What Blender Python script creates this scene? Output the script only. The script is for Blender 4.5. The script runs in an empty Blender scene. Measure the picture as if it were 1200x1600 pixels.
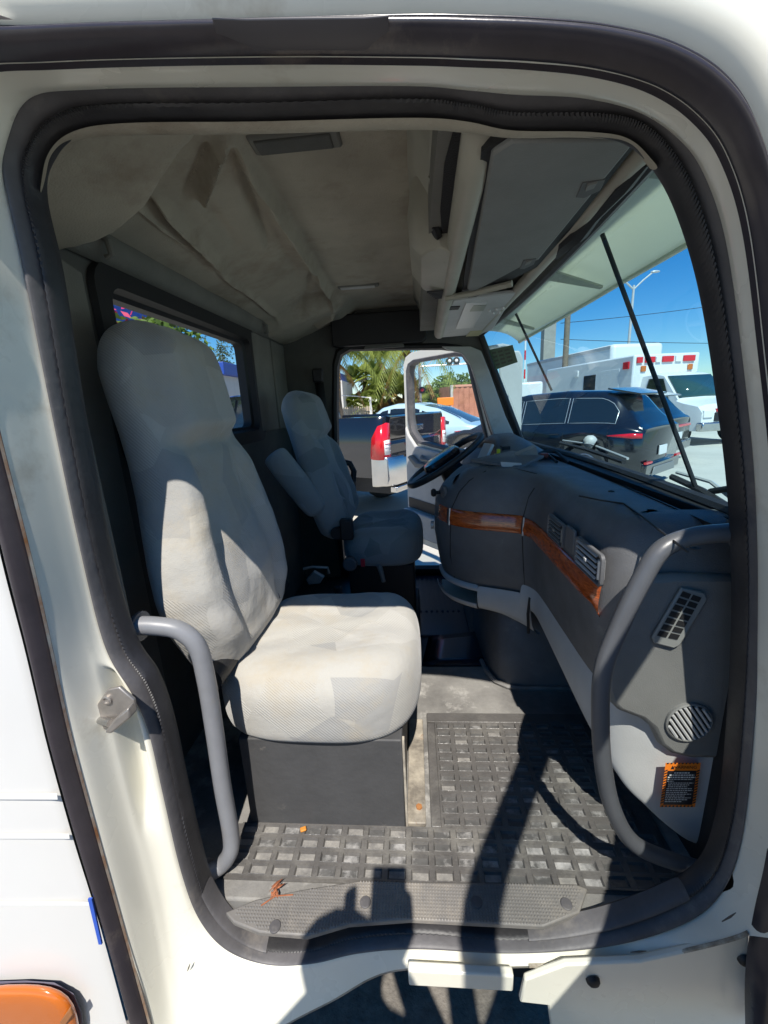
import bpy, bmesh, math, random
from math import radians as R, sin, cos, pi, sqrt
from mathutils import Vector as V, Matrix, Euler, noise
random.seed(7)
S = bpy.context.scene
C = S.collection

# ------------------------------------------------------------------ camera
FPX = 650.0
CAM = V((0.0, -0.643, 1.10))
_vy = V((46, -168, 650.0)).normalized()
_vd = V((130, 2460, 650.0))
_ez = -(_vd - _vy * _vd.dot(_vy)).normalized()
_ex = _vy.cross(_ez)
ROWS = [V((_ex[i], _vy[i], _ez[i])) for i in range(3)]        # right, down, forward in world axes
cd = bpy.data.cameras.new('camera'); cam = bpy.data.objects.new('camera', cd); C.objects.link(cam)
cd.sensor_fit = 'VERTICAL'; cd.sensor_height = 32.0; cd.lens = 32.0 * FPX / 1600.0
cd.clip_start = 0.01; cd.clip_end = 2000
m = Matrix.Identity(4)
for i in range(3):
    m[i][0] = ROWS[0][i]; m[i][1] = -ROWS[1][i]; m[i][2] = -ROWS[2][i]; m[i][3] = CAM[i]
cam.matrix_world = m
S.camera = cam

# ------------------------------------------------------------------ light
SUN_TRAVEL = V((-0.06, 0.68, -1.0)).normalized()
w = bpy.data.worlds.new('World'); S.world = w; w.use_nodes = True
nt = w.node_tree
sky = nt.nodes.new('ShaderNodeTexSky'); sky.sky_type = 'NISHITA'; sky.sun_disc = False
d_ = -SUN_TRAVEL
sky.sun_elevation = math.asin(d_.z); sky.sun_rotation = math.atan2(d_.x, d_.y)
sky.air_density = 1.0; sky.dust_density = 0.0; sky.ozone_density = 6.0
bg = nt.nodes['Background']; hs = nt.nodes.new('ShaderNodeHueSaturation'); hs.inputs['Saturation'].default_value = 1.36; nt.links.new(sky.outputs[0], hs.inputs['Color']); nt.links.new(hs.outputs[0], bg.inputs[0]); bg.inputs[1].default_value = 0.09
sl = bpy.data.lights.new('sun', 'SUN'); sun = bpy.data.objects.new('sun', sl); C.objects.link(sun)
sl.energy = 4.6; sl.angle = R(0.53); sl.color = (1.0, 0.95, 0.87)
sun.rotation_euler = SUN_TRAVEL.to_track_quat('-Z', 'Y').to_euler(); sun.location = (0, -8, 14)
S.view_settings.view_transform = 'Standard'; S.view_settings.look = 'None'
S.view_settings.gamma = 1.0; S.view_settings.use_curve_mapping = False
S.view_settings.exposure = 0.6
S.render.engine = 'CYCLES'
S.cycles.max_bounces = 10; S.cycles.diffuse_bounces = 6; S.cycles.transparent_max_bounces = 16
S.cycles.use_denoising = True
S.cycles.sample_clamp_indirect = 6.0

# ------------------------------------------------------------------ geometry helpers
def P(px, py, x=None, y=None, z=None):
    """point of the place seen at a pixel of the photograph, on a plane x=, y= or z="""
    d = ROWS[0] * (px - 600) + ROWS[1] * (py - 800) + ROWS[2] * FPX
    for i, v in enumerate((x, y, z)):
        if v is not None:
            return CAM + d * ((v - CAM[i]) / d[i])

class MB:
    def __init__(s): s.v = []; s.f = []; s.m = []; s.cur = 0
    def add(s, vs, fs):
        o = len(s.v); s.v += [V(p) for p in vs]; s.f += [[i + o for i in f] for f in fs]; s.m += [s.cur] * len(fs); return s
    def box(s, a, b, M=None):
        x0, y0, z0 = a; x1, y1, z1 = b
        vs = [V(p) for p in ((x0,y0,z0),(x1,y0,z0),(x1,y1,z0),(x0,y1,z0),(x0,y0,z1),(x1,y0,z1),(x1,y1,z1),(x0,y1,z1))]
        if M is not None: vs = [M @ p for p in vs]
        return s.add(vs, [(0,3,2,1),(4,5,6,7),(0,1,5,4),(1,2,6,5),(2,3,7,6),(3,0,4,7)])
    def loft(s, rings, cu=True, cv=False, caps=True):
        n = len(rings[0]); vs = [p for r in rings for p in r]; fs = []; k = len(rings)
        for i in range(k if cv else k - 1):
            for j in range(n if cu else n - 1):
                a = i * n + j; b = i * n + (j + 1) % n; i2 = (i + 1) % k
                fs.append((a, b, i2 * n + (j + 1) % n, i2 * n + j))
        if caps and cu and not cv:
            fs.append(tuple(range(n - 1, -1, -1))); fs.append(tuple(range((k - 1) * n, k * n)))
        return s.add(vs, fs)
    def tube(s, path, r, n=10, closed=False, caps=True, flat=1.0, up=None):
        path = [V(p) for p in path]; k = len(path); rings = []; prev = None
        for i, p in enumerate(path):
            a = path[(i - 1) % k] if (closed or i) else p
            b = path[(i + 1) % k] if (closed or i < k - 1) else p
            t = (b - a).normalized()
            if up is not None: u = V(up) - t * t.dot(V(up)); u.normalize()
            elif prev is None:
                u = t.orthogonal().normalized()
            else:
                u = prev - t * prev.dot(t); u.normalize()
            prev = u; q = t.cross(u); rr = r[i] if isinstance(r, (list, tuple)) else r
            rings.append([p + u * (rr * cos(2*pi*j/n)) + q * (rr * flat * sin(2*pi*j/n)) for j in range(n)])
        return s.loft(rings, True, closed, caps)
    def cyl(s, a, b, r0, r1=None, n=16): return s.tube([a, b], [r0, r0 if r1 is None else r1], n)
    def lathe(s, c, axis, prof, n=24):
        axis = V(axis).normalized(); u = axis.orthogonal().normalized(); q = axis.cross(u); c = V(c)
        return s.loft([[c + axis * h + (u * cos(2*pi*j/n) + q * sin(2*pi*j/n)) * max(r, 1e-4) for j in range(n)] for r, h in prof])
    def prism(s, poly, off):
        n = len(poly); off = V(off); a = [V(p) for p in poly]; b = [p + off for p in a]
        fs = [tuple(range(n - 1, -1, -1)), tuple(range(n, 2 * n))] + [(i, (i + 1) % n, n + (i + 1) % n, n + i) for i in range(n)]
        return s.add(a + b, fs)
    def grid(s, fn, nu, nv):
        return s.loft([[V(fn(i / (nu - 1), j / (nv - 1))) for j in range(nv)] for i in range(nu)], False, False, False)
    def ball(s, c, r, n=14, k=8):
        c = V(c); r = V((r, r, r)) if not hasattr(r, '__len__') else V(r)
        return s.loft([[c + V((r.x*sin(pi*i/k)*cos(2*pi*j/n), r.y*sin(pi*i/k)*sin(2*pi*j/n), r.z*cos(pi*i/k))) for j in range(n)] for i in range(1, k)])

def spl(pts, k=6, closed=False):
    """Catmull-Rom through points"""
    pts = [V(p) for p in pts]; n = len(pts); out = []
    for i in range(n if closed else n - 1):
        p0 = pts[(i-1) % n] if (closed or i) else pts[0]*2 - pts[1]
        p1 = pts[i]; p2 = pts[(i+1) % n]
        p3 = pts[(i+2) % n] if (closed or i + 2 < n) else pts[-1]*2 - pts[-2]
        for j in range(k):
            t = j / k
            out.append(0.5*((2*p1) + (p2-p0)*t + (2*p0-5*p1+4*p2-p3)*t*t + (3*p1-p0-3*p2+p3)*t*t*t))
    if not closed: out.append(pts[-1])
    return out

def lerp(a, b, t): return a + (b - a) * t
def interp(tab, x):
    if x <= tab[0][0]: return tab[0][1]
    for (a, b), (c, d) in zip(tab, tab[1:]):
        if x <= c: return b + (d - b) * (x - a) / (c - a)
    return tab[-1][1]
def sstep(a, b, x):
    t = min(1, max(0, (x - a) / (b - a))); return t * t * (3 - 2 * t)

ROOT = {}
def mesh_obj(name, mb, mat, parent=None, smooth=True, bevel=0, sub=0, angle=40, weld=False, label=None, solid=0):
    off = V((0, 0, 0))
    r = parent
    while r is not None and r.parent is not None: r = r.parent
    if r is not None and r.name in ROOT: off = ROOT[r.name]
    me = bpy.data.meshes.new(name); me.from_pydata([p - off for p in mb.v], [], mb.f)
    mats = mat if isinstance(mat, (list, tuple)) else [mat]
    for q in mats: me.materials.append(q)
    if len(mats) > 1:
        for p, i in zip(me.polygons, mb.m): p.material_index = i
    bm = bmesh.new(); bm.from_mesh(me)
    if weld: bmesh.ops.remove_doubles(bm, verts=bm.verts, dist=1e-5)
    bmesh.ops.recalc_face_normals(bm, faces=bm.faces)
    bm.to_mesh(me); bm.free()
    if smooth:
        me.polygons.foreach_set('use_smooth', [True] * len(me.polygons))
        if sub == 0: me.set_sharp_from_angle(angle=R(angle))
    o = bpy.data.objects.new(name, me); C.objects.link(o)
    if parent is not None: o.parent = parent
    if solid:
        md = o.modifiers.new('s', 'SOLIDIFY'); md.thickness = solid; md.offset = 0
    if bevel:
        md = o.modifiers.new('b', 'BEVEL'); md.width = bevel; md.segments = 2; md.limit_method = 'ANGLE'; md.angle_limit = R(35)
        md.harden_normals = False
    if sub:
        md = o.modifiers.new('u', 'SUBSURF'); md.levels = sub; md.render_levels = sub
    if label: o['label'] = label
    return o

def tag(o, label, cat, group=None, kind=None):
    if label: o['label'] = label
    if cat: o['category'] = cat
    if group: o['group'] = group
    if kind: o['kind'] = kind
    return o
def thing(name, label, cat, loc=(0,0,0), rotz=0, group=None, world=False):
    """Empty at the thing's base; world=True: its parts are given in world coordinates"""
    o = bpy.data.objects.new(name, None); C.objects.link(o); o.empty_display_size = 0.1
    o.location = loc; o.rotation_euler = (0, 0, rotz)
    tag(o, label, cat, group)
    if world: ROOT[o.name] = V(loc)
    return o
def structure(name, mb, mat, **k):
    o = mesh_obj(name, mb, mat, **k); o['kind'] = 'structure'; return o
def copy_tree(o, parent=None):
    c = o.copy(); C.objects.link(c)
    if parent is not None: c.parent = parent
    for ch in list(o.children): copy_tree(ch, c)
    return c

# ------------------------------------------------------------------ materials
def mat(name, col, rough=0.5, metal=0.0, var=0.0, vscale=8.0, col2=None, bump=0.0, bscale=120.0, coat=0.0, spec=0.5, stains=None, trans=0.0, emit=None, detail=4):
    M = bpy.data.materials.new(name); M.use_nodes = True; N = M.node_tree.nodes; L = M.node_tree.links
    b = N['Principled BSDF']
    b.inputs['Base Color'].default_value = (*col, 1); b.inputs['Roughness'].default_value = rough
    b.inputs['Metallic'].default_value = metal; b.inputs['Coat Weight'].default_value = coat
    b.inputs['Specular IOR Level'].default_value = spec
    if coat: b.inputs['Coat Roughness'].default_value = 0.05
    if trans: b.inputs['Transmission Weight'].default_value = trans
    if emit: b.inputs['Emission Color'].default_value = (*emit[0], 1); b.inputs['Emission Strength'].default_value = emit[1]
    tc = N.new('ShaderNodeTexCoord')
    cur = None
    if var or col2:
        n = N.new('ShaderNodeTexNoise'); n.inputs['Scale'].default_value = vscale; n.inputs['Detail'].default_value = detail
        n.inputs['Roughness'].default_value = 0.65
        L.new(tc.outputs['Object'], n.inputs['Vector'])
        r = N.new('ShaderNodeValToRGB'); r.color_ramp.elements[0].position = 0.33; r.color_ramp.elements[1].position = 0.68
        c2 = col2 if col2 else tuple(c * (1 - var) for c in col)
        r.color_ramp.elements[0].color = (*c2, 1); r.color_ramp.elements[1].color = (*col, 1)
        L.new(n.outputs['Fac'], r.inputs['Fac']); cur = r.outputs['Color']
        mr = N.new('ShaderNodeMapRange'); mr.inputs['To Min'].default_value = min(1, rough * 1.15); mr.inputs['To Max'].default_value = rough * 0.85
        L.new(n.outputs['Fac'], mr.inputs['Value']); L.new(mr.outputs['Result'], b.inputs['Roughness'])
    if stains:
        scol, sscale, lo, hi = stains
        n2 = N.new('ShaderNodeTexNoise'); n2.inputs['Scale'].default_value = sscale; n2.inputs['Detail'].default_value = 6; n2.inputs['Roughness'].default_value = 0.7
        mp = N.new('ShaderNodeMapping'); mp.inputs['Location'].default_value = (3.1, 7.7, 1.3); L.new(tc.outputs['Object'], mp.inputs['Vector'])
        L.new(mp.outputs['Vector'], n2.inputs['Vector'])
        r2 = N.new('ShaderNodeMapRange'); r2.inputs['From Min'].default_value = lo; r2.inputs['From Max'].default_value = hi
        L.new(n2.outputs['Fac'], r2.inputs['Value'])
        mx = N.new('ShaderNodeMix'); mx.data_type = 'RGBA'; L.new(r2.outputs['Result'], mx.inputs['Factor'])
        if cur is not None: L.new(cur, mx.inputs['A'])
        else: mx.inputs['A'].default_value = (*col, 1)
        mx.inputs['B'].default_value = (*scol, 1); cur = mx.outputs['Result']
    if cur is not None: L.new(cur, b.inputs['Base Color'])
    if bump:
        n3 = N.new('ShaderNodeTexNoise'); n3.inputs['Scale'].default_value = bscale; n3.inputs['Detail'].default_value = 3
        L.new(tc.outputs['Object'], n3.inputs['Vector'])
        bp = N.new('ShaderNodeBump'); bp.inputs['Strength'].default_value = bump; bp.inputs['Distance'].default_value = 0.004
        L.new(n3.outputs['Fac'], bp.inputs['Height']); L.new(bp.outputs['Normal'], b.inputs['Normal'])
    return M

def glass_mat(name, tint, refl=1.0, rough=0.0):
    M = bpy.data.materials.new(name); M.use_nodes = True; N = M.node_tree.nodes; L = M.node_tree.links
    N.remove(N['Principled BSDF']); out = N['Material Output']
    t = N.new('ShaderNodeBsdfTransparent'); t.inputs[0].default_value = (*tint, 1)
    g = N.new('ShaderNodeBsdfGlossy'); g.inputs['Roughness'].default_value = rough; g.inputs[0].default_value = (0.9, 0.95, 0.95, 1)
    fr = N.new('ShaderNodeLayerWeight'); fr.inputs['Blend'].default_value = 0.5
    pw = N.new('ShaderNodeMath'); pw.operation = 'POWER'; pw.inputs[1].default_value = 5.0; L.new(fr.outputs['Facing'], pw.inputs[0])
    mu = N.new('ShaderNodeMath'); mu.operation = 'MULTIPLY_ADD'; mu.inputs[1].default_value = 0.9 * refl; mu.inputs[2].default_value = 0.05 * refl; L.new(pw.outputs[0], mu.inputs[0])
    mx = N.new('ShaderNodeMixShader'); L.new(mu.outputs[0], mx.inputs[0]); L.new(t.outputs[0], mx.inputs[1]); L.new(g.outputs[0], mx.inputs[2])
    L.new(mx.outputs[0], out.inputs[0]); return M

def fabric_mat(name, base, dark, light, warm):
    """patchwork seat cloth: facets of slightly different grey, some ribbed like corduroy, worn spots"""
    M = bpy.data.materials.new(name); M.use_nodes = True; N = M.node_tree.nodes; L = M.node_tree.links
    b = N['Principled BSDF']; b.inputs['Roughness'].default_value = 0.95; b.inputs['Specular IOR Level'].default_value = 0.1
    b.inputs['Sheen Weight'].default_value = 0.25
    tc = N.new('ShaderNodeTexCoord')
    vo = N.new('ShaderNodeTexVoronoi'); vo.inputs['Scale'].default_value = 8.0; vo.distance = 'EUCLIDEAN'
    L.new(tc.outputs['Object'], vo.inputs['Vector'])
    sep = N.new('ShaderNodeSeparateColor'); L.new(vo.outputs['Color'], sep.inputs[0])
    r = N.new('ShaderNodeValToRGB'); r.color_ramp.interpolation = 'CONSTANT'
    e = r.color_ramp.elements; e[0].color = (*dark, 1); e[0].position = 0; e[1].color = (*base, 1); e[1].position = 0.22
    q = e.new(0.6); q.color = (*light, 1); q = e.new(0.82); q.color = (*base, 1)
    L.new(sep.outputs[0], r.inputs['Fac'])
    n = N.new('ShaderNodeTexNoise'); n.inputs['Scale'].default_value = 5; n.inputs['Detail'].default_value = 6; n.inputs['Roughness'].default_value = 0.7
    L.new(tc.outputs['Object'], n.inputs['Vector'])
    mr = N.new('ShaderNodeMapRange'); mr.inputs['From Min'].default_value = 0.5; mr.inputs['From Max'].default_value = 0.72; mr.inputs['To Max'].default_value = 0.8
    L.new(n.outputs['Fac'], mr.inputs['Value'])
    mx = N.new('ShaderNodeMix'); mx.data_type = 'RGBA'; L.new(mr.outputs['Result'], mx.inputs['Factor'])
    L.new(r.outputs['Color'], mx.inputs['A']); mx.inputs['B'].default_value = (*warm, 1)
    L.new(mx.outputs['Result'], b.inputs['Base Color'])
    # ribs in some facets only
    wv = N.new('ShaderNodeTexWave'); wv.inputs['Scale'].default_value = 70; wv.bands_direction = 'DIAGONAL'
    L.new(tc.outputs['Object'], wv.inputs['Vector'])
    gt = N.new('ShaderNodeMath'); gt.operation = 'GREATER_THAN'; gt.inputs[1].default_value = 0.5; L.new(sep.outputs[1], gt.inputs[0])
    mu = N.new('ShaderNodeMath'); mu.operation = 'MULTIPLY'; L.new(wv.outputs['Fac'], mu.inputs[0]); L.new(gt.outputs[0], mu.inputs[1])
    n2 = N.new('ShaderNodeTexNoise'); n2.inputs['Scale'].default_value = 350; L.new(tc.outputs['Object'], n2.inputs['Vector'])
    n4 = N.new('ShaderNodeTexNoise'); n4.inputs['Scale'].default_value = 14; n4.inputs['Detail'].default_value = 3; L.new(tc.outputs['Object'], n4.inputs['Vector'])
    ad = N.new('ShaderNodeMath'); ad.operation = 'ADD'; L.new(mu.outputs[0], ad.inputs[0]); L.new(n2.outputs['Fac'], ad.inputs[1])
    ad2 = N.new('ShaderNodeMath'); ad2.operation = 'MULTIPLY_ADD'; L.new(n4.outputs['Fac'], ad2.inputs[0]); ad2.inputs[1].default_value = 8.0; L.new(ad.outputs[0], ad2.inputs[2])
    bp = N.new('ShaderNodeBump'); bp.inputs['Strength'].default_value = 0.42; bp.inputs['Distance'].default_value = 0.0018
    L.new(ad2.outputs[0], bp.inputs['Height']); L.new(bp.outputs['Normal'], b.inputs['Normal'])
    return M

def wood_mat():
    M = bpy.data.materials.new('burl_wood'); M.use_nodes = True; N = M.node_tree.nodes; L = M.node_tree.links
    b = N['Principled BSDF']; b.inputs['Roughness'].default_value = 0.25; b.inputs['Coat Weight'].default_value = 0.7
    tc = N.new('ShaderNodeTexCoord'); mp = N.new('ShaderNodeMapping'); mp.inputs['Scale'].default_value = (6, 6, 30)
    L.new(tc.outputs['Object'], mp.inputs['Vector'])
    n = N.new('ShaderNodeTexNoise'); n.inputs['Scale'].default_value = 3; n.inputs['Detail'].default_value = 8; n.inputs['Distortion'].default_value = 2.5
    L.new(mp.outputs['Vector'], n.inputs['Vector'])
    r = N.new('ShaderNodeValToRGB'); e = r.color_ramp.elements
    e[0].position = 0.3; e[0].color = (0.16, 0.032, 0.009, 1); e[1].position = 0.7; e[1].color = (0.58, 0.13, 0.028, 1)
    L.new(n.outputs['Fac'], r.inputs['Fac']); L.new(r.outputs['Color'], b.inputs['Base Color']); return M

def translucent(M, col, f):
    N = M.node_tree.nodes; L = M.node_tree.links; b = N['Principled BSDF']; t = N.new('ShaderNodeBsdfTranslucent'); t.inputs[0].default_value = (*col, 1)
    mx = N.new('ShaderNodeMixShader'); mx.inputs[0].default_value = f; L.new(b.outputs[0], mx.inputs[1]); L.new(t.outputs[0], mx.inputs[2]); L.new(mx.outputs[0], N['Material Output'].inputs[0])
def seal_mat(name, col, ribs):
    M = mat(name, col, 0.55, 0, var=0.35, vscale=9, bump=0.25, bscale=60, stains=((0.22, 0.20, 0.18), 7, 0.55, 0.8))
    return M

m_white = mat('cream_white_paint', (0.80, 0.775, 0.67), 0.28, 0, var=0.05, vscale=4, coat=0.25, stains=((0.45, 0.39, 0.29), 4.5, 0.58, 0.84), bump=0.03, bscale=30)
m_white2 = mat('white_side_paint', (0.70, 0.69, 0.665), 0.3, 0, var=0.03, vscale=3, coat=0.3, stains=((0.62, 0.58, 0.52), 3, 0.62, 0.9))
m_rubber = seal_mat('grey_rubber', (0.115, 0.11, 0.115), 0)
m_rubber_d = mat('black_rubber', (0.03, 0.029, 0.032), 0.5, var=0.4, vscale=12, bump=0.2, bscale=80)
m_rubber_b = mat('satin_rubber', (0.05, 0.043, 0.05), 0.24, var=0.3, vscale=8, bump=0.1, bscale=50, stains=((0.12, 0.10, 0.09), 9, 0.6, 0.8))
m_black = mat('flat_black', (0.012, 0.012, 0.013), 0.6, bump=0.1)
m_dash = mat('charcoal_plastic', (0.125, 0.127, 0.132), 0.52, var=0.18, vscale=14, bump=0.3, bscale=420, stains=((0.24, 0.235, 0.22), 9, 0.62, 0.85))
m_dash2 = mat('slate_plastic', (0.195, 0.195, 0.185), 0.5, var=0.15, vscale=9, bump=0.25, bscale=400)
m_lgrey = mat('light_grey_plastic', (0.50, 0.50, 0.49), 0.5, var=0.12, vscale=6, bump=0.15, bscale=300, stains=((0.33, 0.31, 0.28), 8, 0.6, 0.85))
m_beige = mat('beige_plastic', (0.40, 0.38, 0.31), 0.5, var=0.15, vscale=5, bump=0.1, bscale=200)
m_lid = mat('grey_lid_plastic', (0.20, 0.205, 0.195), 0.6, var=0.1, vscale=8, bump=0.2, bscale=350)
m_head = mat('headliner_cloth', (0.48, 0.435, 0.35), 0.95, var=0.22, vscale=3.5, bump=0.35, bscale=260, spec=0.1, stains=((0.24, 0.19, 0.14), 2.6, 0.50, 0.76), detail=7)
m_rear = mat('dark_grey_trim', (0.115, 0.115, 0.105), 0.8, var=0.25, vscale=5, bump=0.3, bscale=250)
m_rear2 = mat('warm_grey_trim', (0.21, 0.205, 0.18), 0.85, var=0.2, vscale=5, bump=0.3, bscale=250)
m_fab = fabric_mat('light_grey_seat_cloth', (0.405, 0.392, 0.36), (0.335, 0.33, 0.315), (0.445, 0.432, 0.40), (0.40, 0.35, 0.27))
m_fab2 = fabric_mat('blue_grey_seat_cloth', (0.23, 0.255, 0.26), (0.18, 0.205, 0.21), (0.27, 0.295, 0.30), (0.25, 0.26, 0.255))
m_pipe = mat('seat_piping', (0.42, 0.41, 0.38), 0.9)
m_wood = wood_mat()
m_rail = mat('grey_rail_paint', (0.09, 0.094, 0.102), 0.38, var=0.12, vscale=10, bump=0.08, bscale=100)
m_rail2 = mat('light_grey_rail_paint', (0.23, 0.235, 0.25), 0.4, var=0.15, vscale=12, stains=((0.24, 0.22, 0.2), 14, 0.6, 0.8))
m_mat = mat('dusty_rubber_mat', (0.125, 0.118, 0.112), 0.36, var=0.35, vscale=9, bump=0.4, bscale=160, stains=((0.21, 0.20, 0.18), 5.5, 0.52, 0.75), detail=7)
m_floor = mat('worn_floor_vinyl', (0.30, 0.29, 0.27), 0.6, col2=(0.12, 0.115, 0.11), vscale=4.0, bump=0.25, bscale=200, stains=((0.40, 0.385, 0.36), 3.2, 0.52, 0.60), detail=6)
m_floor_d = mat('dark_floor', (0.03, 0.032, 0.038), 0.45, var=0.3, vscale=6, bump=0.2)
m_blue_mat = mat('wet_blue_black_mat', (0.02, 0.026, 0.05), 0.25, var=0.4, vscale=12)
m_box = mat('seat_box_panel', (0.07, 0.07, 0.072), 0.6, var=0.2, vscale=10, bump=0.35, bscale=40, stains=((0.22, 0.2, 0.17), 16, 0.66, 0.8))
m_strip = mat('worn_painted_metal', (0.46, 0.41, 0.33), 0.6, col2=(0.17, 0.15, 0.125), vscale=16, bump=0.3, bscale=60, stains=((0.22, 0.10, 0.04), 18, 0.6, 0.72))
m_sill = mat('tread_plastic', (0.19, 0.18, 0.17), 0.5, var=0.25, vscale=7, stains=((0.32, 0.285, 0.24), 5, 0.45, 0.72))
m_steel = mat('galvanised_steel', (0.40, 0.37, 0.34), 0.45, 0.7, var=0.3, vscale=25, stains=((0.35, 0.16, 0.06), 16, 0.62, 0.78))
m_chrome = mat('chrome', (0.62, 0.61, 0.60), 0.26, 1.0, var=.15, vscale=3)
m_silver = mat('silver_plastic', (0.55, 0.55, 0.55), 0.35, 0.3)
m_amber = mat('amber_lens', (0.60, 0.15, 0.015), 0.18, coat=0.8, trans=0.15)
m_blue = mat('blue_tape', (0.03, 0.10, 0.50), 0.5, var=0.1)
m_wind = glass_mat('tinted_windscreen', (0.64, 0.88, 0.95), 0.8)
m_pane = glass_mat('clear_glass', (0.92, 0.96, 0.96), 0.8)
m_visor = mat('white_visor_plastic', (0.74, 0.72, 0.62), 0.45, var=0.1, vscale=4)
translucent(m_visor, (0.80, 0.80, 0.68), 0.5)
m_orange = mat('orange_label', (0.85, 0.22, 0.02), 0.4)
m_ink = mat('white_print', (0.75, 0.75, 0.72), 0.5)
m_label = mat('black_label', (0.015, 0.015, 0.02), 0.3)
m_green = mat('green_paper', (0.05, 0.15, 0.08), 0.6, var=0.15, vscale=30)
m_green_d = mat('dark_green_print', (0.015, 0.05, 0.03), 0.6)
m_pocket = mat('net_pocket', (0.02, 0.02, 0.022), 0.9, bump=0.6, bscale=300)

# ================================================================== GROUND AND SETTING
GZ = -0.60
m_ground = mat('pale_concrete_lot', (0.56, 0.53, 0.46), 0.85, var=0.2, vscale=0.6, bump=0.4, bscale=50, stains=((0.20, 0.19, 0.175), 0.35, 0.55, 0.8), detail=9)
structure('ground', MB().add([(-400,-60,GZ),(400,-60,GZ),(400,700,GZ),(-400,700,GZ)], [(0,1,2,3)]), m_ground, smooth=False)

structure('asphalt_apron', MB().add([(-2.6,-6,GZ+.004),(2.6,-6,GZ+.004),(2.4,2.6,GZ+.004),(-2.6,2.6,GZ+.004)], [(0,1,2,3)]), mat('worn_asphalt', (.20, .18, .155), .9, var=.5, vscale=26, bump=.8, bscale=120, detail=8), smooth=False)

# ================================================================== THE TRUCK
truck = thing('truck', 'white truck cab with grey interior, seen through its open passenger door', 'truck', (0, 1.0, GZ), world=True)
def part(name, mb, mt, parent=None, **k): return mesh_obj(name, mb, mt, parent or truck, **k)

# loops of the door opening: seal outer edge, seal inner edge, band inner edge, band outer edge (photo pixels)
LO = [(5,260),(14,200),(55,140),(150,120),(400,118),(640,112),(740,125),(810,135),(920,133),(1010,148),(1075,190),(1115,250),(1145,370),(1165,550),(1182,750),(1185,950),(1175,1150),(1155,1320),(1120,1400),(1060,1445),(950,1476),(800,1486),(650,1480),(560,1487),(490,1502),(420,1504),(355,1482),(312,1435),(283,1360),(255,1240),(232,1140),(205,1080),(165,1010),(130,870),(82,640),(40,430)]
LI = [(62,300),(75,240),(115,205),(200,192),(400,190),(640,184),(730,190),(800,204),(920,206),(985,218),(1030,262),(1068,340),(1102,460),(1128,620),(1147,790),(1152,960),(1143,1140),(1128,1270),(1100,1350),(1040,1390),(930,1430),(800,1448),(650,1438),(550,1446),(490,1466),(420,1466),(370,1440),(330,1385),(308,1310),(288,1220),(266,1120),(243,1055),(208,1000),(168,870),(125,650),(90,430)]
L2 = [(-75,330),(-85,230),(-55,115),(80,96),(400,88),(640,89),(740,92),(830,96),(930,107),(1020,132),(1090,178),(1138,245),(1172,360),(1195,550),(1215,750),(1222,950),(1222,1150),(1208,1330),(1185,1440),(1110,1476),(960,1502),(800,1510),(650,1512),(585,1525),(520,1562),(430,1610),(320,1690),(252,1660),(195,1450),(156,1310),(118,1170),(98,1085),(81,1005),(50,870),(-5,650),(-45,450)]
L3 = {27:(214,1660),28:(157,1450),29:(114,1310),30:(75,1170),31:(55,1085),32:(36,1005),33:(1,870),34:(-48,650),35:(-95,450),0:(-135,330),1:(-160,215),2:(-110,50),3:(60,30),4:(400,19),5:(640,12),6:(745,13),7:(845,17),8:(955,28),9:(1058,55),10:(1140,105),11:(1190,185),12:(1225,320),13:(1240,540),14:(1255,750),15:(1262,950),16:(1260,1150),17:(1240,1340),18:(1220,1460)}
YB = -0.085
KS = 6
YA = [0] * 36
for i_, y_ in ((10, .004), (11, .012), (12, .03), (13, .045), (14, .05), (15, .05), (16, .05), (17, .045), (18, .03), (19, .01)): YA[i_] = y_
A3 = spl([P(*p, y=YA[i]) for i, p in enumerate(LO)], KS, True)
I3 = spl([P(*p, y=0.035 + YA[i]) for i, p in enumerate(LI)], KS, True)
YBI = [YB] * 36
for i_ in range(10, 18): YBI[i_] = YB + 1.5 * YA[i_]
for i_, y_ in ((18, -.035), (19, -.03), (20, -.012), (21, -.012), (22, -.012), (23, -.012), (24, -.014), (25, -.03), (26, -.06)): YBI[i_] = y_
B3 = spl([P(*p, y=YBI[i]) for i, p in enumerate(L2)], KS, True)
NL = len(A3)

# door jamb: white sheet metal from the seal out to the body edge
ts = [0, .06, .1, .2, .25, .29, .33, .45, .6, .65, .69, .73, .8, .88, .94, 1]
rings = []
for k, t in enumerate(ts):
    ring = []
    for i in range(NL):
        p = lerp(A3[i], B3[i], t); idx = i / KS
        left = sstep(27.5, 29.5, idx) * (1 - sstep(35, 35.9, idx))
        low = sstep(19.5, 21, idx) * (1 - sstep(26, 28, idx))
        yy = interp([(0, .02), (.1, 0), (.55, -.010), (.8, -.035), (.94, -.078), (1, YB)], t)
        pocket = sstep(28.6, 29.0, idx) * (1 - sstep(31.0, 31.3, idx))
        yy += left * 0.035 * pocket * sstep(.23, .31, t) * (1 - sstep(.64, .70, t))
        yb_ = B3[i].y; yy = lerp(yy, interp([(0, A3[i].y + .02), (.1, A3[i].y), (.9, lerp(A3[i].y, yb_, .9)), (1, yb_)], t), max(low, sstep(17.5, 18.5, idx) * (1 - sstep(26.5, 27.2, idx))))
        yl = interp([(0, .02), (.1, 0), (.55, -.010), (.8, -.035), (.94, -.078), (1, YB)], t)
        if 9 < idx < 17.5: yy = A3[i].y + yl * (A3[i].y - B3[i].y) / .085
        p.y = yy; ring.append(p)
    rings.append(ring)
jm = MB(); jm.loft(rings, True, False, False)
part('door_jamb', jm, m_white, sub=1)
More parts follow.
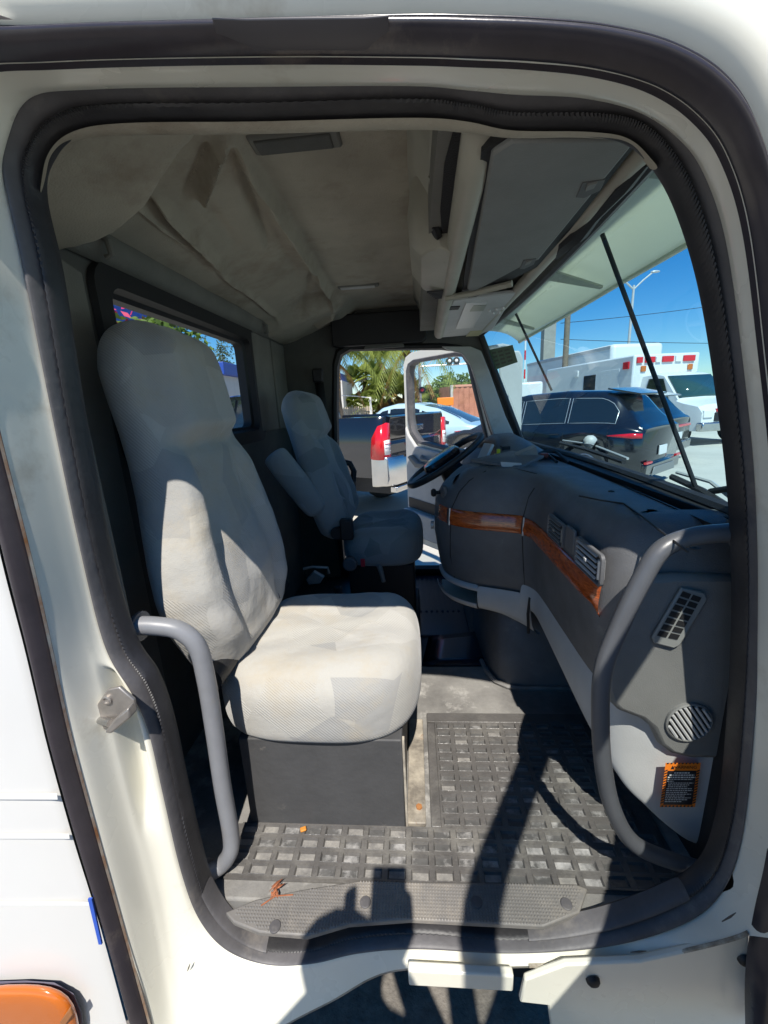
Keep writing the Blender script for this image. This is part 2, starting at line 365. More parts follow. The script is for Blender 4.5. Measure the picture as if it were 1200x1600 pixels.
# turned-under lower edge of the sill
lo = [B3[i] for i in range(19 * KS + 3, 27 * KS + 1)]
part('rocker_flange', MB().loft([[p.copy() for p in lo], [p + V((0, .004, -.022)) for p in lo], [p + V((0, .03, -.034)) for p in lo], [p + V((0, .16, -.04)) for p in lo]], False, False, False), mat('grimy_sill_paint', (0.55, 0.52, 0.46), 0.5, col2=(0.2, 0.19, 0.17), vscale=9), sub=1)

for pts in (((236,1524),(241,1517)),((293,1517),(297,1506)),((420,120),(423,114)),((828,133),(833,124)),((1128,1440),(1150,1426)),((985,1488),(1010,1486))):
    a_, b_ = [P(*p, y=-.028 if pts[0][1] > 200 else -.02) for p in pts]
    part('scuff_mark', MB().tube([a_, lerp(a_, b_, .5) + V((.001, -.001, .002)), b_], [.0008, .0018, .0006], 5), mat('scuff', (.12, .10, .08), .9))

# thick bulb seal and ribbed inner seal
def seal(name, a0, b0, prof, mt, ribs=0, parent=None, rng=None, closed=True):
    rr = []
    for i in (rng or range(NL)):
        a = A3[i]; b = I3[i]; ring = []
        for t, h in prof:
            p = lerp(a, b, t); n = (a - b); n.normalize()
            hh = h + (ribs * (1 if i % 2 else 0) if 0.1 < t < .98 and h < 0 else 0)
            ring.append(V((p.x, lerp(a.y, b.y, t) + hh, p.z)))
        rr.append(ring)
    return part(name, MB().loft(rr, False, closed, False), mt, sub=1, parent=parent)
seal('door_seal', 0, 1, [(0, .03), (-.01, .012), (.02, -.002), (.12, -.011), (.3, -.015), (.46, -.011), (.58, .006), (.66, .03)], m_rubber)
# finer loops for ribs
A3r = spl([P(*p, y=YA[i]) for i, p in enumerate(LO)], 30, True); I3r = spl([P(*p, y=0.035 + YA[i]) for i, p in enumerate(LI)], 30, True)
rr = []
for i in range(len(A3r)):
    a, b = A3r[i], I3r[i]; ring = []
    rib = 0.0022 if i % 2 else 0
    for t, h in [(.52, .022), (.6, .004), (.66, -.004), (.70, -.012), (.80, -.014), (.90, -.010), (.985, .002), (.985, .012), (.9, .02)]:
        ring.append(V((lerp(a.x, b.x, t), lerp(a.y, b.y, t) + h + (rib if h < -.005 and t > .65 else 0), lerp(a.z, b.z, t))))
    rr.append(ring)
part('inner_seal', MB().loft(rr, False, True, False), m_rubber_d)
# plastic end piece of seal at the bottom left and right corner joints
for i0, i1 in ((25 * KS, 27 * KS + 2), (19 * KS - 2, 21 * KS)):
    rr = []
    for i in range(i0, i1):
        a, b = A3[i], I3[i]
        rr.append([V((lerp(a.x, b.x, t), lerp(a.y, b.y, t) + h, lerp(a.z, b.z, t))) for t, h in [(.58, .01), (.62, -.008), (.72, -.018), (.9, -.018), (1.02, -.008), (1.04, .01)]])
    part('seal_joint', MB().loft(rr, False, False, False), m_rubber, sub=1)

# outer door band (big satin rubber) around left, top, right
order = list(range(27, 36)) + list(range(0, 19))
yb2 = lambda i: YB + 1.5 * YA[i] if i < 19 else YB
l2p = [P(*L2[i], y=yb2(i)) for i in order] + [P(1172, 1530, y=-.06), P(1172, 1640, y=-.07)]
l3p = [P(*L3[i], y=yb2(i) - .012) for i in order] + [P(1215, 1545, y=-.072), P(1215, 1640, y=-.082)]
a = spl(l2p, KS); b = spl(l3p, KS)
bandprof = [(.0, .012), (.02, .002), (.12, -.009), (.3, -.019), (.5, -.021), (.66, -.010), (.73, .006), (.77, .006), (.85, -.001), (.94, .002), (1.0, .012), (1.02, .03)]
def band_pt(i, t, h): return V((lerp(a[i].x, b[i].x, t), lerp(a[i].y, b[i].y, t) + h, lerp(a[i].z, b[i].z, t)))
part('body_edge_seal', MB().loft([[band_pt(i, t, h) for t, h in bandprof] for i in range(len(a))], False, False, False), m_rubber_b, sub=1)
# flat clip on the upper seal
i0 = (9 + 4) * KS - 1; rr = []
i1 = (9 + 5) * KS - 1
for i in range(i0, i1 + 1):
    e = 1 if i0 < i < i1 else 0.6
    rr.append([band_pt(i, .5 + (t - .5) * e, h) for t, h in [(.06, .002), (.10, -.016), (.42, -.026), (.48, -.018)]])
part('seal_clip', MB().loft(rr, False, False, False), mat('matt_clip', (0.065, 0.06, 0.066), 0.38), bevel=.003)
part('grimy_seam', MB().tube([B3[i] + V((0, -.002, .004 + .003 * noise.noise(V((i * .4, 0, 0))))) for i in range(18 * KS + 2, 21 * KS)], .0035, 6), mat('grime', (.16, .12, .08), .9, col2=(.5, .46, .38), vscale=40))
# rust line along the left edge
rr = [[band_pt(i, -.03, -.002), band_pt(i, -.02, -.007), band_pt(i, .0, -.006)] for i in range(0, 9 * KS)]
part('rusty_edge', MB().loft(rr, False, False, False), mat('rust_line', (0.42, 0.17, 0.06), 0.8, col2=(0.65, 0.6, 0.5), vscale=20))

# outer body: side panel to the left, roof edge on top
l3left = [b[i] for i in range(0, 12 * KS)]
part('body_panel', MB().loft([[V((p.x, YB - .012, p.z)) for p in l3left], [V((p.x - .01, YB - .02, p.z)) for p in l3left], [V((p.x - .35, YB - .026, p.z)) for p in l3left], [V((-1.5, YB - .026, p.z)) for p in l3left]], False, False, False), m_white2)
l3top = b[11 * KS - 3: 25 * KS]
cx = V((0.02, 0, 0.7))
def outw(p, d, dy):
    n = V((p.x - cx.x, 0, max(0, p.z - cx.z))); n.normalize(); return V((p.x + n.x * d, p.y + dy, p.z + n.z * d))
part('roof_edge', MB().loft([[outw(p, -.012, .024) for p in l3top], [outw(p, .012, -.012) for p in l3top], [outw(p, .05, -.008) for p in l3top], [outw(p, .10, .022) for p in l3top], [outw(p, .16, .13) for p in l3top]], False, False, False), m_white, sub=1)
# creases pressed into the side panel: shallow raised ribs
for (y0, y1, hgt) in ((1240, 1246, .0012), (1303, 1308, .001), (1409, 1413, .001)):
    x0 = P(-200, y0, y=YB - .026); e = P(88 + (y0 - 1237) * .3, y0, y=YB - .026); d = P(88, y1, y=YB - .026).z - P(88, y0, y=YB - .026).z
    part('panel_rib', MB().prism([(x0.x, YB - .0255, x0.z), (e.x, YB - .0255, e.z), (e.x, YB - .026 - hgt, e.z + d * .5), (x0.x, YB - .026 - hgt, x0.z + d * .5)], (0, 0, d)), m_white2, bevel=.0012)
# blue tape
q = [P(x, y, y=YB - .0285) for x, y in ((137, 1405), (143, 1405), (159, 1476), (154, 1476))]
part('blue_tape', MB().prism(q, (0, .003, 0)), m_blue, smooth=False)
# amber marker lamp
def lamp_ring(s, y): 
    pts = [(-60,1550),(-20,1534),(40,1532),(85,1535),(115,1552),(128,1582),(132,1615),(120,1650),(40,1670),(-60,1670)]
    cxp, cyp = 30, 1605
    return [P(cxp + (x - cxp) * s, cyp + (yy - cyp) * s, y=y) for x, yy in pts]
lamp = part('marker_lamp', MB().loft([lamp_ring(1.0, YB - .024), lamp_ring(1.0, YB - .034), lamp_ring(.96, YB - .036)]), mat('lamp_bezel', (0.10, 0.10, 0.14), 0.4), bevel=.001)
part('lens', MB().loft([lamp_ring(.965, YB - .033), lamp_ring(.955, YB - .044), lamp_ring(.82, YB - .058), lamp_ring(.5, YB - .062), lamp_ring(.1, YB - .063)]), m_amber, parent=lamp, sub=1)
q = [(62,1600),(118,1555),(126,1575),(128,1612),(60,1640)]
part('lens_rib', MB().prism([P(x, y, y=YB - .056) for x, y in ((96,1592),(112,1570),(117,1580),(103,1600))], (0, -.006, 0)), mat('lens_rib_grey', (.30, .12, .04), .4), parent=lamp, bevel=.002)

# striker bracket on the jamb
def J(x, y, d=0): return P(x, y, y=-.03 - d)
br = part('striker_bracket', MB().prism([J(142,1125), J(146,1140), J(180,1133), J(215,1105), J(213,1090), J(190,1070), J(172,1074), J(150,1105)], (0, -.007, 0)), m_steel, bevel=.002)
part('striker_pin', MB().cyl(J(152,1124,.007), J(152,1124,.007) + V((.035, -.012, .003)), .0065), m_chrome, parent=br)
part('striker_ear', MB().prism([J(176,1131,.006), J(186,1133,.006), J(216,1108,.006), J(212,1094,.006), J(190,1112,.006)], (0, -.022, 0)), m_steel, parent=br, bevel=.003)
part('bolt', MB().lathe(J(169,1092,.006), (0,-1,0), [(.009,0),(.009,.005),(.006,.006),(.005,.003),(.0,.003)], 12), m_steel, parent=br)

# lower front fender, step, plugs
fy = -.03
fender = [(812,1567),(820,1532),(884,1508),(1000,1503),(1100,1481),(1171,1455),(1171,1680),(872,1680),(856,1572)]
part('fender', MB().prism([P(x, y, y=fy) for x, y in fender], (0, .014, 0)), m_white, bevel=.004)
for x, y in ((926, 1530), (1163, 1497)):
    part('rubber_plug', MB().lathe(P(x, y, y=fy), (0, -1, -.15), [(.014, 0), (.013, .006), (.009, .010), (.004, .011), (0, .011)], 16), m_black)
z0 = P(640, 1517, y=-.04).z; z1 = P(640, 1541, y=-.04).z
st = part('step', MB().box((P(638,1530,y=-.04).x, -.04, z1), (P(803,1530,y=-.04).x, -.022, z0)), m_white, bevel=.004)
part('underbody', MB().box((-.62, .08, -.22), (.7, 2.0, -.06)), m_black, smooth=False)
part('step_well', MB().box((-.55, .20, -.5), (.3, .24, -.1)), m_black, smooth=False)

# ---------------------------------------------------------------- shell
XR = -0.80; YF = 2.04
part('roof', MB().grid(lambda u, v: (-.95 + u * 1.5, -.02 + v * 2.12, 1.735 + .03 * (1 - (2*v-1)**2) - .10 * sstep(.75, 1, u)), 10, 10), m_white2, solid=.02)
part('pillar_cover', MB().box((-.86, .062, -.05), (-.58, .08, 1.75)), m_rear, bevel=.004)
part('hinge_pillar', MB().box((.68, .11, -.1), (.80, .15, .85)), m_black, bevel=.004)
part('header_beam', MB().box((-.86, .02, 1.515), (.50, .05, 1.75)), m_black)
# headliner strip above the door
hs = [(75,300),(92,245),(125,222),(205,216),(400,214),(640,207),(730,212),(800,218),(900,216),(975,224),(1010,262)]
li = [LI[i] for i in range(0, 11)]
sp1 = spl([P(*p, y=.03) for p in li], 5); sp2 = spl([P(*p, y=.075) for p in hs], 5)
part('header_trim', MB().loft([[V((p.x, p.y - .0, p.z)) for p in sp1], [lerp(p, q_, .5) + V((0, -.004, -.006)) for p, q_ in zip(sp1, sp2)], sp2, [V((p.x, .085, p.z + .035)) for p in sp2], [V((p.x, .07, 1.7)) for p in sp2]], False, False, False), m_head, sub=1)
# ceiling
def cxy(px, py, z=1.61):
    p = P(px, py, z=z); return (p.x, p.y)
BULGE = [cxy(*p, z=1.57) for p in ((40,332),(130,334),(190,333),(250,318),(300,284),(342,250),(368,205))]
BPOLY = BULGE + [(-.30, -.2), (-1.2, -.2), (-1.2, .25)]
def seg_d(x, y, a_, b_):
    dx, dy = b_[0] - a_[0], b_[1] - a_[1]; L2_ = dx * dx + dy * dy; t = ((x - a_[0]) * dx + (y - a_[1]) * dy) / L2_; tc = min(1, max(0, t))
    return sqrt((x - a_[0] - tc * dx) ** 2 + (y - a_[1] - tc * dy) ** 2), t
def in_poly(x, y, q):
    c = False; n = len(q)
    for k in range(n):
        a_, b_ = q[k], q[(k + 1) % n]
        if (a_[1] > y) != (b_[1] > y) and x < (b_[0] - a_[0]) * (y - a_[1]) / (b_[1] - a_[1]) + a_[0]: c = not c
    return c
FOLDS = [(cxy(362,252), cxy(524,486), .014, -.040), (cxy(366,262), cxy(424,412), .012, .016), (cxy(358,256), cxy(316,330), .013, -.040), (cxy(340,270), cxy(296,326), .016, .026),
         (cxy(248,346, 1.56), cxy(356,430, 1.58), .012, -.034), (cxy(232,352, 1.55), cxy(348,440, 1.56), .014, .024), (cxy(196,345, 1.54), cxy(436,505, 1.55), .010, -.016),
         (cxy(522,488), cxy(492,505, 1.58), .014, -.034), (cxy(500,440), cxy(470,500, 1.56), .02, .016), (cxy(316,330), cxy(372,398), .02, .012), (cxy(395,330), cxy(470,455), .03, .010)]
def ceil_z(x, y):
    z = 1.665 - .115 * sstep(.38, .84, -x)
    dd = min(seg_d(x, y, BULGE[k], BULGE[k + 1])[0] for k in range(len(BULGE) - 1))
    if in_poly(x, y, BPOLY): z -= .075 * sstep(0, .05, dd) * sstep(.26, .40, -x)
    z -= .06 * sstep(1.62, 1.76, y) * sstep(.30, .42, -x)
    for a_, b_, wd, h in FOLDS:
        d, t = seg_d(x, y, a_, b_); z += h * math.exp(-(d / wd) ** 2) * (sstep(-.05, .12, t) * (1 - sstep(.85, 1.05, t)))
    return z + .006 * noise.noise(V((x * 5, y * 5, 0))) + .003 * noise.noise(V((x * 14, y * 14, 3)))
part('headliner', MB().grid(lambda u, v: (XR - .03 + u * 1.0, .07 + v * 1.98, ceil_z(XR - .03 + u * 1.0, .07 + v * 1.98)), 150, 230), m_head)
# rear wall with window
W0, W1, Z0, Z1 = .53, 1.46, 1.035, 1.425
def rrect(y0, y1, z0, z1, r, n=5):
    out = []
    for cy, cz, a0 in ((y1 - r, z1 - r, 0), (y0 + r, z1 - r, 90), (y0 + r, z0 + r, 180), (y1 - r, z0 + r, 270)):
        for i in range(n + 1): out.append((cy + r * cos(R(a0 + 90 * i / n)), cz + r * sin(R(a0 + 90 * i / n))))
    return out
def square_loop(y0, y1, z0, z1, ref):
    cy = sum(p[0] for p in ref) / len(ref); cz = sum(p[1] for p in ref) / len(ref); out = []
    for p in ref:
        dy, dz = p[0] - cy, p[1] - cz
        k = min(((y1 - cy) if dy > 0 else (y0 - cy)) / dy if abs(dy) > 1e-6 else 9e9, ((z1 - cz) if dz > 0 else (z0 - cz)) / dz if abs(dz) > 1e-6 else 9e9)
        out.append((cy + dy * k, cz + dz * k))
    for c_ in ((y0, z0), (y1, z0), (y1, z1), (y0, z1)):
        b_ = min(range(len(out)), key=lambda i: (out[i][0] - c_[0]) ** 2 + (out[i][1] - c_[1]) ** 2)
        out[b_] = c_
    return out
op = rrect(W0 - .03, W1 + .03, Z0 - .03, Z1 + .03, .05); out_ = square_loop(.03, 2.05, -.1, 1.7, op)
part('rear_wall', MB().loft([[V((XR, y, z)) for y, z in out_], [V((XR, y, z)) for y, z in op], [V((XR - .07, y, z)) for y, z in op]], True, False, False), m_rear, angle=20)
fr_o = rrect(W0 - .085, W1 + .10, Z0 - .075, Z1 + .075, .07); fr_i = rrect(W0, W1, Z0, Z1, .035)
rw = part('rear_window', MB().loft([[V((XR + .003, y, z)) for y, z in fr_o], [V((XR + .018, y * .985 + .0145, z)) for y, z in fr_o], [V((XR + .016, y, z)) for y, z in rrect(W0 - .02, W1 + .02, Z0 - .02, Z1 + .02, .045)], [V((XR - .01, y, z)) for y, z in rrect(W0 - .012, W1 + .012, Z0 - .012, Z1 + .012, .04)], [V((XR - .02, y, z)) for y, z in fr_i], [V((XR - .06, y, z)) for y, z in fr_i]], True, False, False), m_black, angle=30)
part('glass', MB().add([(XR - .05, W0 - .01, Z0 - .01), (XR - .05, W1 + .01, Z0 - .01), (XR - .05, W1 + .01, Z1 + .01), (XR - .05, W0 - .01, Z1 + .01)], [(0, 1, 2, 3)]), m_pane, parent=rw, smooth=False)
# grey cover panel left of the window and the band under the ceiling
part('wall_panel', MB().prism([(XR + .002, .06, -.05), (XR + .002, .42, -.05), (XR + .002, .425, 1.45), (XR + .002, .06, 1.53)], (.010, 0, 0)), m_rear2, bevel=.006)
part('cornice_trim', MB().grid(lambda u, v: (XR + .012 + .03 * sin(pi * u) , .06 + v * 1.96, 1.49 + u * .10), 6, 20), m_rear2, solid=.006)
for y in (.47, 1.62):
    part('coat_hook', MB().tube([(XR + .04, y, 1.545), (XR + .06, y, 1.53), (XR + .06, y + .005, 1.50), (XR + .045, y + .005, 1.495)], .008, 8), m_rear2)
for y0, y1 in ((1.5, 1.78), (1.80, 2.03)):
    part('corner_trim', MB().prism([(XR + .004, y0, 1.0), (XR + .004, y1, 1.0), (XR + .004, y1, 1.49), (XR + .004, y0, 1.49)], (.014, 0, 0)), m_rear2, bevel=.01)

# far side wall with driver's doorway
dop = [P(*p, y=YF) for p in ((530,760),(528,640),(529,575),(534,556),(548,548),(690,546),(715,549),(728,556),(737,575),(752,625),(764,668),(790,740),(770,885),(640,886),(540,886))]
dop = [(p.x, p.z) for p in dop]
def sq(ref, x0, x1, z0, z1):
    return square_loop(x0, x1, z0, z1, ref)
wout = sq(dop, -.86, .78, -.12, 1.72)
def insx(ref, d):
    cxx = sum(p[0] for p in ref) / len(ref); cz = sum(p[1] for p in ref) / len(ref)
    return [(cxx + (x - cxx) * (1 + d), cz + (z - cz) * (1 + d)) for x, z in ref]
rake = lambda pts, d: [(min(x, .655 - (z - .845) * .40 + d) if z > .80 else x, z) for x, z in pts]
part('side_wall', MB().loft([[V((x, YF, z)) for x, z in rake(wout, .0)], [V((x, YF, z)) for x, z in rake(insx(dop, .06), .0)], [V((x, YF + .06, z)) for x, z in insx(dop, .04)]], True, False, False), m_rear, angle=25)
part('doorway_seal', MB().loft([[V((x, YF - .004, z)) for x, z in insx(dop, .075)], [V((x, YF - .022, z)) for x, z in insx(dop, .045)], [V((x, YF - .015, z)) for x, z in insx(dop, .01)], [V((x, YF + .03, z)) for x, z in dop]], True, False, False), m_black, angle=50)
part('door_surround', MB().loft([[V((x, YF + .06, z)) for x, z in insx(dop, .04)], [V((x, YF + .10, z)) for x, z in rake(insx(dop, .08), .015)], [V((x, YF + .10, z)) for x, z in rake(sq(dop, -.90, .80, -.4, 1.72), .02)]], True, False, False), m_white2)
hdr = part('header_box', MB().prism([(-.47, 1.97, 1.455), (.06, 1.97, 1.455), (.09, 1.97, 1.475), (.09, 1.97, 1.63), (-.44, 1.97, 1.63), (-.47, 1.97, 1.61)], (0, .08, 0)), m_black, bevel=.008)
part('header_handle', MB().prism([(-.28, 1.95, 1.43), (-.04, 1.95, 1.43), (-.05, 1.95, 1.452), (-.27, 1.95, 1.452)], (0, .03, 0)), m_rear, bevel=.006, parent=hdr)
# far A pillar trim (pale) between doorway and windscreen
ap = [P(*p, y=2.0) for p in ((690,541),(735,541),(752,548),(765,580),(790,650),(812,697),(780,700),(768,672),(745,600),(735,570),(722,552),(700,546))]
part('pillar_trim', MB().prism(ap, (0, .035, 0)), m_lgrey, bevel=.006)

# windscreen: glass, black frame
WT = lambda y: V((.405 + .05 * sin(pi * y / 2.04), y, 1.475 + .015 * sin(pi * y / 2.04)))
WB = lambda y: V((.66 + .05 * sin(pi * y / 2.04), y, .845))
ws = part('windscreen', MB().grid(lambda u, v: lerp(WB(.03 + v * 2.0), WT(.03 + v * 2.0), u), 3, 16), m_wind)
frm = [WT(.02 + i * .2) + V((-.006, 0, .0)) for i in range(11)]
part('frame', MB().tube(frm, .016, 8).tube([WB(.02 + i * .2) + V((-.01, 0, .0)) for i in range(11)], .016, 8).tube([WB(2.015), lerp(WB(2.015), WT(2.015), .5), WT(2.015)], .018, 8).tube([WB(.06), WT(.06)], .02, 8), m_rubber_d, parent=ws)
cw_ = lambda x, z: [V((x + .04 * sin(pi * k * .1), k * .204, z)) for k in range(11)]
part('cowl', MB().loft([cw_(.568, .842), cw_(.572, .83), cw_(.60, .815), cw_(.64, .822), cw_(.655, .845)], False, False, False), mat('dusty_cowl', (.018, .018, .02), .6, var=.3, vscale=10, stains=((.16, .15, .13), 22, .58, .75)))
part('firewall', MB().box((.64, .05, -.1), (.68, 2.0, .84)), m_black)
# outside: visor, its stays, wipers, cowl, mirror
def vis(u, v):
    y = -.15 + v * 2.35; t = WT(max(0, min(2.04, y)))
    return (t.x + .01 + .26 * u + .03 * sin(pi * u), y, t.z + .055 + .02 * sin(pi * u) - .075 * u - .02 * abs(v - .5) * u)
vz = part('sun_visor', MB().grid(vis, 8, 24), m_visor, solid=.006)
part('visor_lip', MB().tube([V(vis(1, i / 20)) for i in range(21)], .009, 8), m_visor, parent=vz)
m_vb = mat('visor_bracket_plastic', (.55, .56, .50), .5); translucent(m_vb, (.6, .62, .52), .4)
for v in (.20, .52, .84):
    p = V(vis(.12, v)); q = V(vis(.82, v))
    part('visor_bracket', MB().prism([p + V((0, -.05, -.008)), q + V((0, -.012, -.012)), q + V((0, .012, -.012)), p + V((0, .05, -.008))], (0, 0, -.010)), m_vb, parent=vz, bevel=.003)
part('visor_stay', MB().cyl(P(941, 366, x=.50), P(1092, 775, x=.735), .006, .006, 8), m_black)
part('visor_stay', MB().cyl(P(806, 490, x=.52), P(862, 610, x=.74), .006, .006, 8), m_black)
def wiper(p0, p1, q0, q1):
    wp = part('wiper', MB().tube([p0, lerp(p0, p1, .6), p1], .008, 8), m_black)
    d = (q1 - q0)
    part('wiper_blade', MB().tube([q0, lerp(q0, q1, .5) + V((.004, 0, .004)), q1], .009, 6), m_rubber_d, parent=wp)
    part('blade_spine', MB().tube([q0 + V((.012, 0, .012)), lerp(q0, q1, .5) + V((.022, 0, .026)), q1 + V((.012, 0, .012))], .005, 6), m_silver, parent=wp)
wiper(P(1150, 762, x=.74), P(1110, 768, x=.735), P(1050, 745, x=.73), P(1150, 800, x=.72))
wiper(P(935, 690, x=.78), P(925, 705, x=.77), P(876, 692, x=.76), P(975, 722, x=.75))
part('wiper_motor_cover', MB().ball(P(922, 690, x=.80), (.03, .03, .03)), m_lgrey)
part('hood', MB().grid(lambda u, v: (.735 + u * .10, .05 + v * 1.9, .815 - .03 * u * u - .04 * (2*v-1)**2), 8, 12), m_black, solid=.01)
mr_ = part('side_mirror', MB().loft([[P(x, y, y=2.42 + dy) for x, y in ((779, 562), (785, 548), (812, 548), (817, 560), (814, 690), (806, 700), (785, 690))] for dy in (0, .10)]), m_lgrey, bevel=.01)
part('mirror_arm', MB().tube([P(760, 545, y=2.05), P(785, 540, y=2.40), P(800, 543, y=2.44)], .014, 8), m_lgrey, parent=mr_)

# green paper stuck inside the windscreen
def on_ws(px, py):
    lo_, hi_ = 0.0, 2.1
    best = None
    for k in range(400):
        y = k * .0053
        for_ = P(px, py, y=y)
        t = (for_.z - .845) / (WT(y).z - .845)
        e = for_.x - lerp(WB(y), WT(y), t).x
        if best is None or abs(e) < best[0]: best = (abs(e), for_)
    return best[1]
gq = [on_ws(*p) + V((-.006, 0, -.002)) for p in ((766,546),(803,538),(811,565),(776,577))]
pp = tag(mesh_obj('paper_sticker', MB().add(gq, [(0, 1, 2, 3)]), m_green, smooth=False), 'green paper stuck inside the far corner of the windscreen', 'sticker')
for r_ in range(4):
    for c in range(3):
        u0, u1 = .1 + c * .28 , .1 + c * .28 + .2; v0 = .14 + r_ * .2; v1 = v0 + .09
        bil = lambda u, v: lerp(lerp(gq[0], gq[1], u), lerp(gq[3], gq[2], u), v) + V((-.002, 0, -.001))
        mesh_obj('print_mark', MB().add([bil(u0, v0), bil(u1, v0), bil(u1, v1), bil(u0, v1)], [(0, 1, 2, 3)]), m_green_d, parent=pp, smooth=False)

# ---------------------------------------------------------------- overhead console
con_prof = [(-.02, 1.70), (.02, 1.64), (.045, 1.59), (.055, 1.565)]
part('console_back', MB().loft([[V((x + .02 * y / 2, y, z)) for x, z in con_prof] for y in (.075, .5, 1.0, 1.9)], False, False, False), m_beige, solid=.006)
sh = lambda x, y, z: V((x + .025 * y, y, z if y > .06 else 1.492))
ys = [.045, .10, .3, .6, .9, 1.2, 1.5, 1.84]
oc = part('overhead_console', MB().loft([[sh(x, y, z) for x, z in [(.083, 1.50), (.078, 1.468), (.088, 1.449), (.105, 1.443), (.122, 1.446), (.131, 1.458), (.132, 1.475)]] for y in ys], False, False, False), m_beige, sub=1)
part('console_rail', MB().loft([[V((x, y, z)) for x, z in [(.355, 1.475), (.352, 1.458), (.366, 1.449), (.385, 1.452), (.40, 1.47), (.405, 1.50)]] for y in ys], False, False, False), m_beige, parent=oc, sub=1)
part('console_body', MB().box((.05, .09, 1.50), (.40, 1.9, 1.70)), m_rear2, parent=oc, smooth=False)
# net pocket slot
part('net_pocket', MB().prism([P(*p, z=1.494) for p in ((709,205),(738,205),(737,240),(722,310),(708,372),(700,402),(692,395),(688,330),(694,260))], (0, 0, .004)), m_pocket, parent=oc)
part('pocket_strap', MB().tube([sh(.045, .40, 1.57), sh(.060, .50, 1.52), sh(.08, .58, 1.46)], .008, 8), m_beige, parent=oc)
# speaker bulge
bl = [(0.0, 1.64), (-.012, 1.56), (-.008, 1.50), (.02, 1.466), (.095, 1.452), (.095, 1.64)]
sp_ = part('speaker_box', MB().loft([[V((lerp(.09, x, s) + .02 * y, y, z)) for x, z in bl] for y, s in ((.50, .35), (.53, .8), (.57, 1), (.82, 1), (.88, .9), (.96, .35))]), m_beige, bevel=.018)
for i in range(6):
    yy = .84 + i * .017
    part('grille_slot', MB().box((.035 + .006 * i + .02, yy, 1.4545 - .0), (.088 + .02, yy + .007, 1.4605), Matrix.Translation((0, 0, -.008))), m_black, parent=sp_, smooth=False)
for y, x in ((.43, .052), (.47, .055)):
    part('vent_eye', MB().lathe((x + .02, y + .06, 1.50), (-1, 0, -.6), [(.018, 0), (.018, .012), (.014, .014), (.0, .008)], 16), m_black, parent=sp_)
# storage lid
lid_px = [(768,243),(800,222),(990,220),(985,232),(842,406),(815,417),(738,458),(730,452)]
lq = [P(*p, z=1.448) for p in lid_px]
lid = part('storage_lid', MB().prism(lq, (0, 0, .012)), m_lid, bevel=.004)
shad = [P(*p, z=1.456) for p in ((752,238),(790,214),(1005,212),(850,412),(735,468),(722,458))]
part('lid_gap_shade', MB().prism(shad, (0, 0, .014)), m_black, parent=lid)  # black sheet draws the shade in the gap round the lid
for (x0, y0, x1, y1) in ((900, 287, 946, 307), (812, 408, 838, 419)):
    k = (x1 - x0) / 46
    pts = [(x0 + 10 * k, y0 - 1), (x1, y0 - 6 * k), (x1 - 8 * k, y1 - 9 * k), (x0 + 12 * k, y1 + 3 * k), (x0, y1 + 2 * k)]
    lt = part('latch', MB().prism([P(*p, z=1.4465) for p in pts], (0, 0, .005)), mat('latch_plastic', (.09, .09, .088), .5), bevel=.001)
    part('latch_button', MB().prism([P(*p, z=1.4435) for p in ((x0 + 18*k, y0 + 3*k), (x0 + 34*k, y0 - 1*k), (x0 + 28*k, y0 + 8*k), (x0 + 14*k, y0 + 13*k))], (0, 0, .006)), m_lid, parent=lt, bevel=.001)
# slanted divider rail and radio panel
part('divider_rail', MB().tube([P(696, 466, z=1.442), P(740, 458, z=1.444), P(800, 443, z=1.447)], .010, 8), m_beige)
rp = part('radio_panel', MB().prism([P(*p, z=1.452) for p in ((708,470),(806,458),(770,515),(752,522),(684,528))], (0, 0, .014)), m_lgrey, bevel=.004)
part('radio_face', MB().prism([P(*p, z=1.4495) for p in ((728,474),(762,472),(740,512),(712,514))], (0, 0, .004)), m_silver, parent=rp, bevel=.001)
part('radio_display', MB().prism([P(*p, z=1.448) for p in ((740,478),(760,477),(755,486),(734,487))], (0, 0, .003)), mat('display', (.25, .27, .22), .3), parent=rp)
part('radio_slot', MB().prism([P(*p, z=1.449) for p in ((703,480),(719,479),(716,484),(700,485))], (0, 0, .003)), m_black, parent=rp)
for x, y in ((765,484),(771,488),(776,482),(780,487),(786,480)):
    part('radio_knob', MB().lathe(P(x, y, z=1.451), (0, 0, -1), [(.006, 0), (.005, .008), (0, .008)], 10), m_silver, parent=rp)
part('warning_tag', MB().prism([P(*p, z=1.4495) for p in ((735,518),(754,517),(748,525),(728,526))], (0, 0, .003)), mat('yellowish_tag', (.5, .46, .25), .5), parent=rp)
# ragged dark harness at windscreen head
part('wire_harness', MB().tube([P(870, 400, z=1.462), P(885, 378, z=1.458), P(905, 362, z=1.456), P(930, 335, z=1.462), P(975, 285, z=1.46), P(1010, 250, z=1.462)], [.008, .02, .022, .014, .018, .01], 7), m_black)
# dome lamps
for px, py, ln, wd, dk in ((462, 229, .10, .035, 1), (560, 450, .10, .02, 0)):
    p = P(px, py, z=1.655); zc = ceil_z(p.x, p.y) + .010
    dl = part('dome_lamp', MB().box((p.x - ln, p.y - wd, zc - .016), (p.x + ln, p.y + wd, zc + .01)), m_rear2, bevel=.008)
    part('lamp_lens', MB().box((p.x - ln * .86, p.y - wd * .7, zc - .020), (p.x + ln * .8, p.y + wd * .7, zc - .012)), m_rear if dk else m_lgrey, parent=dl, bevel=.003)

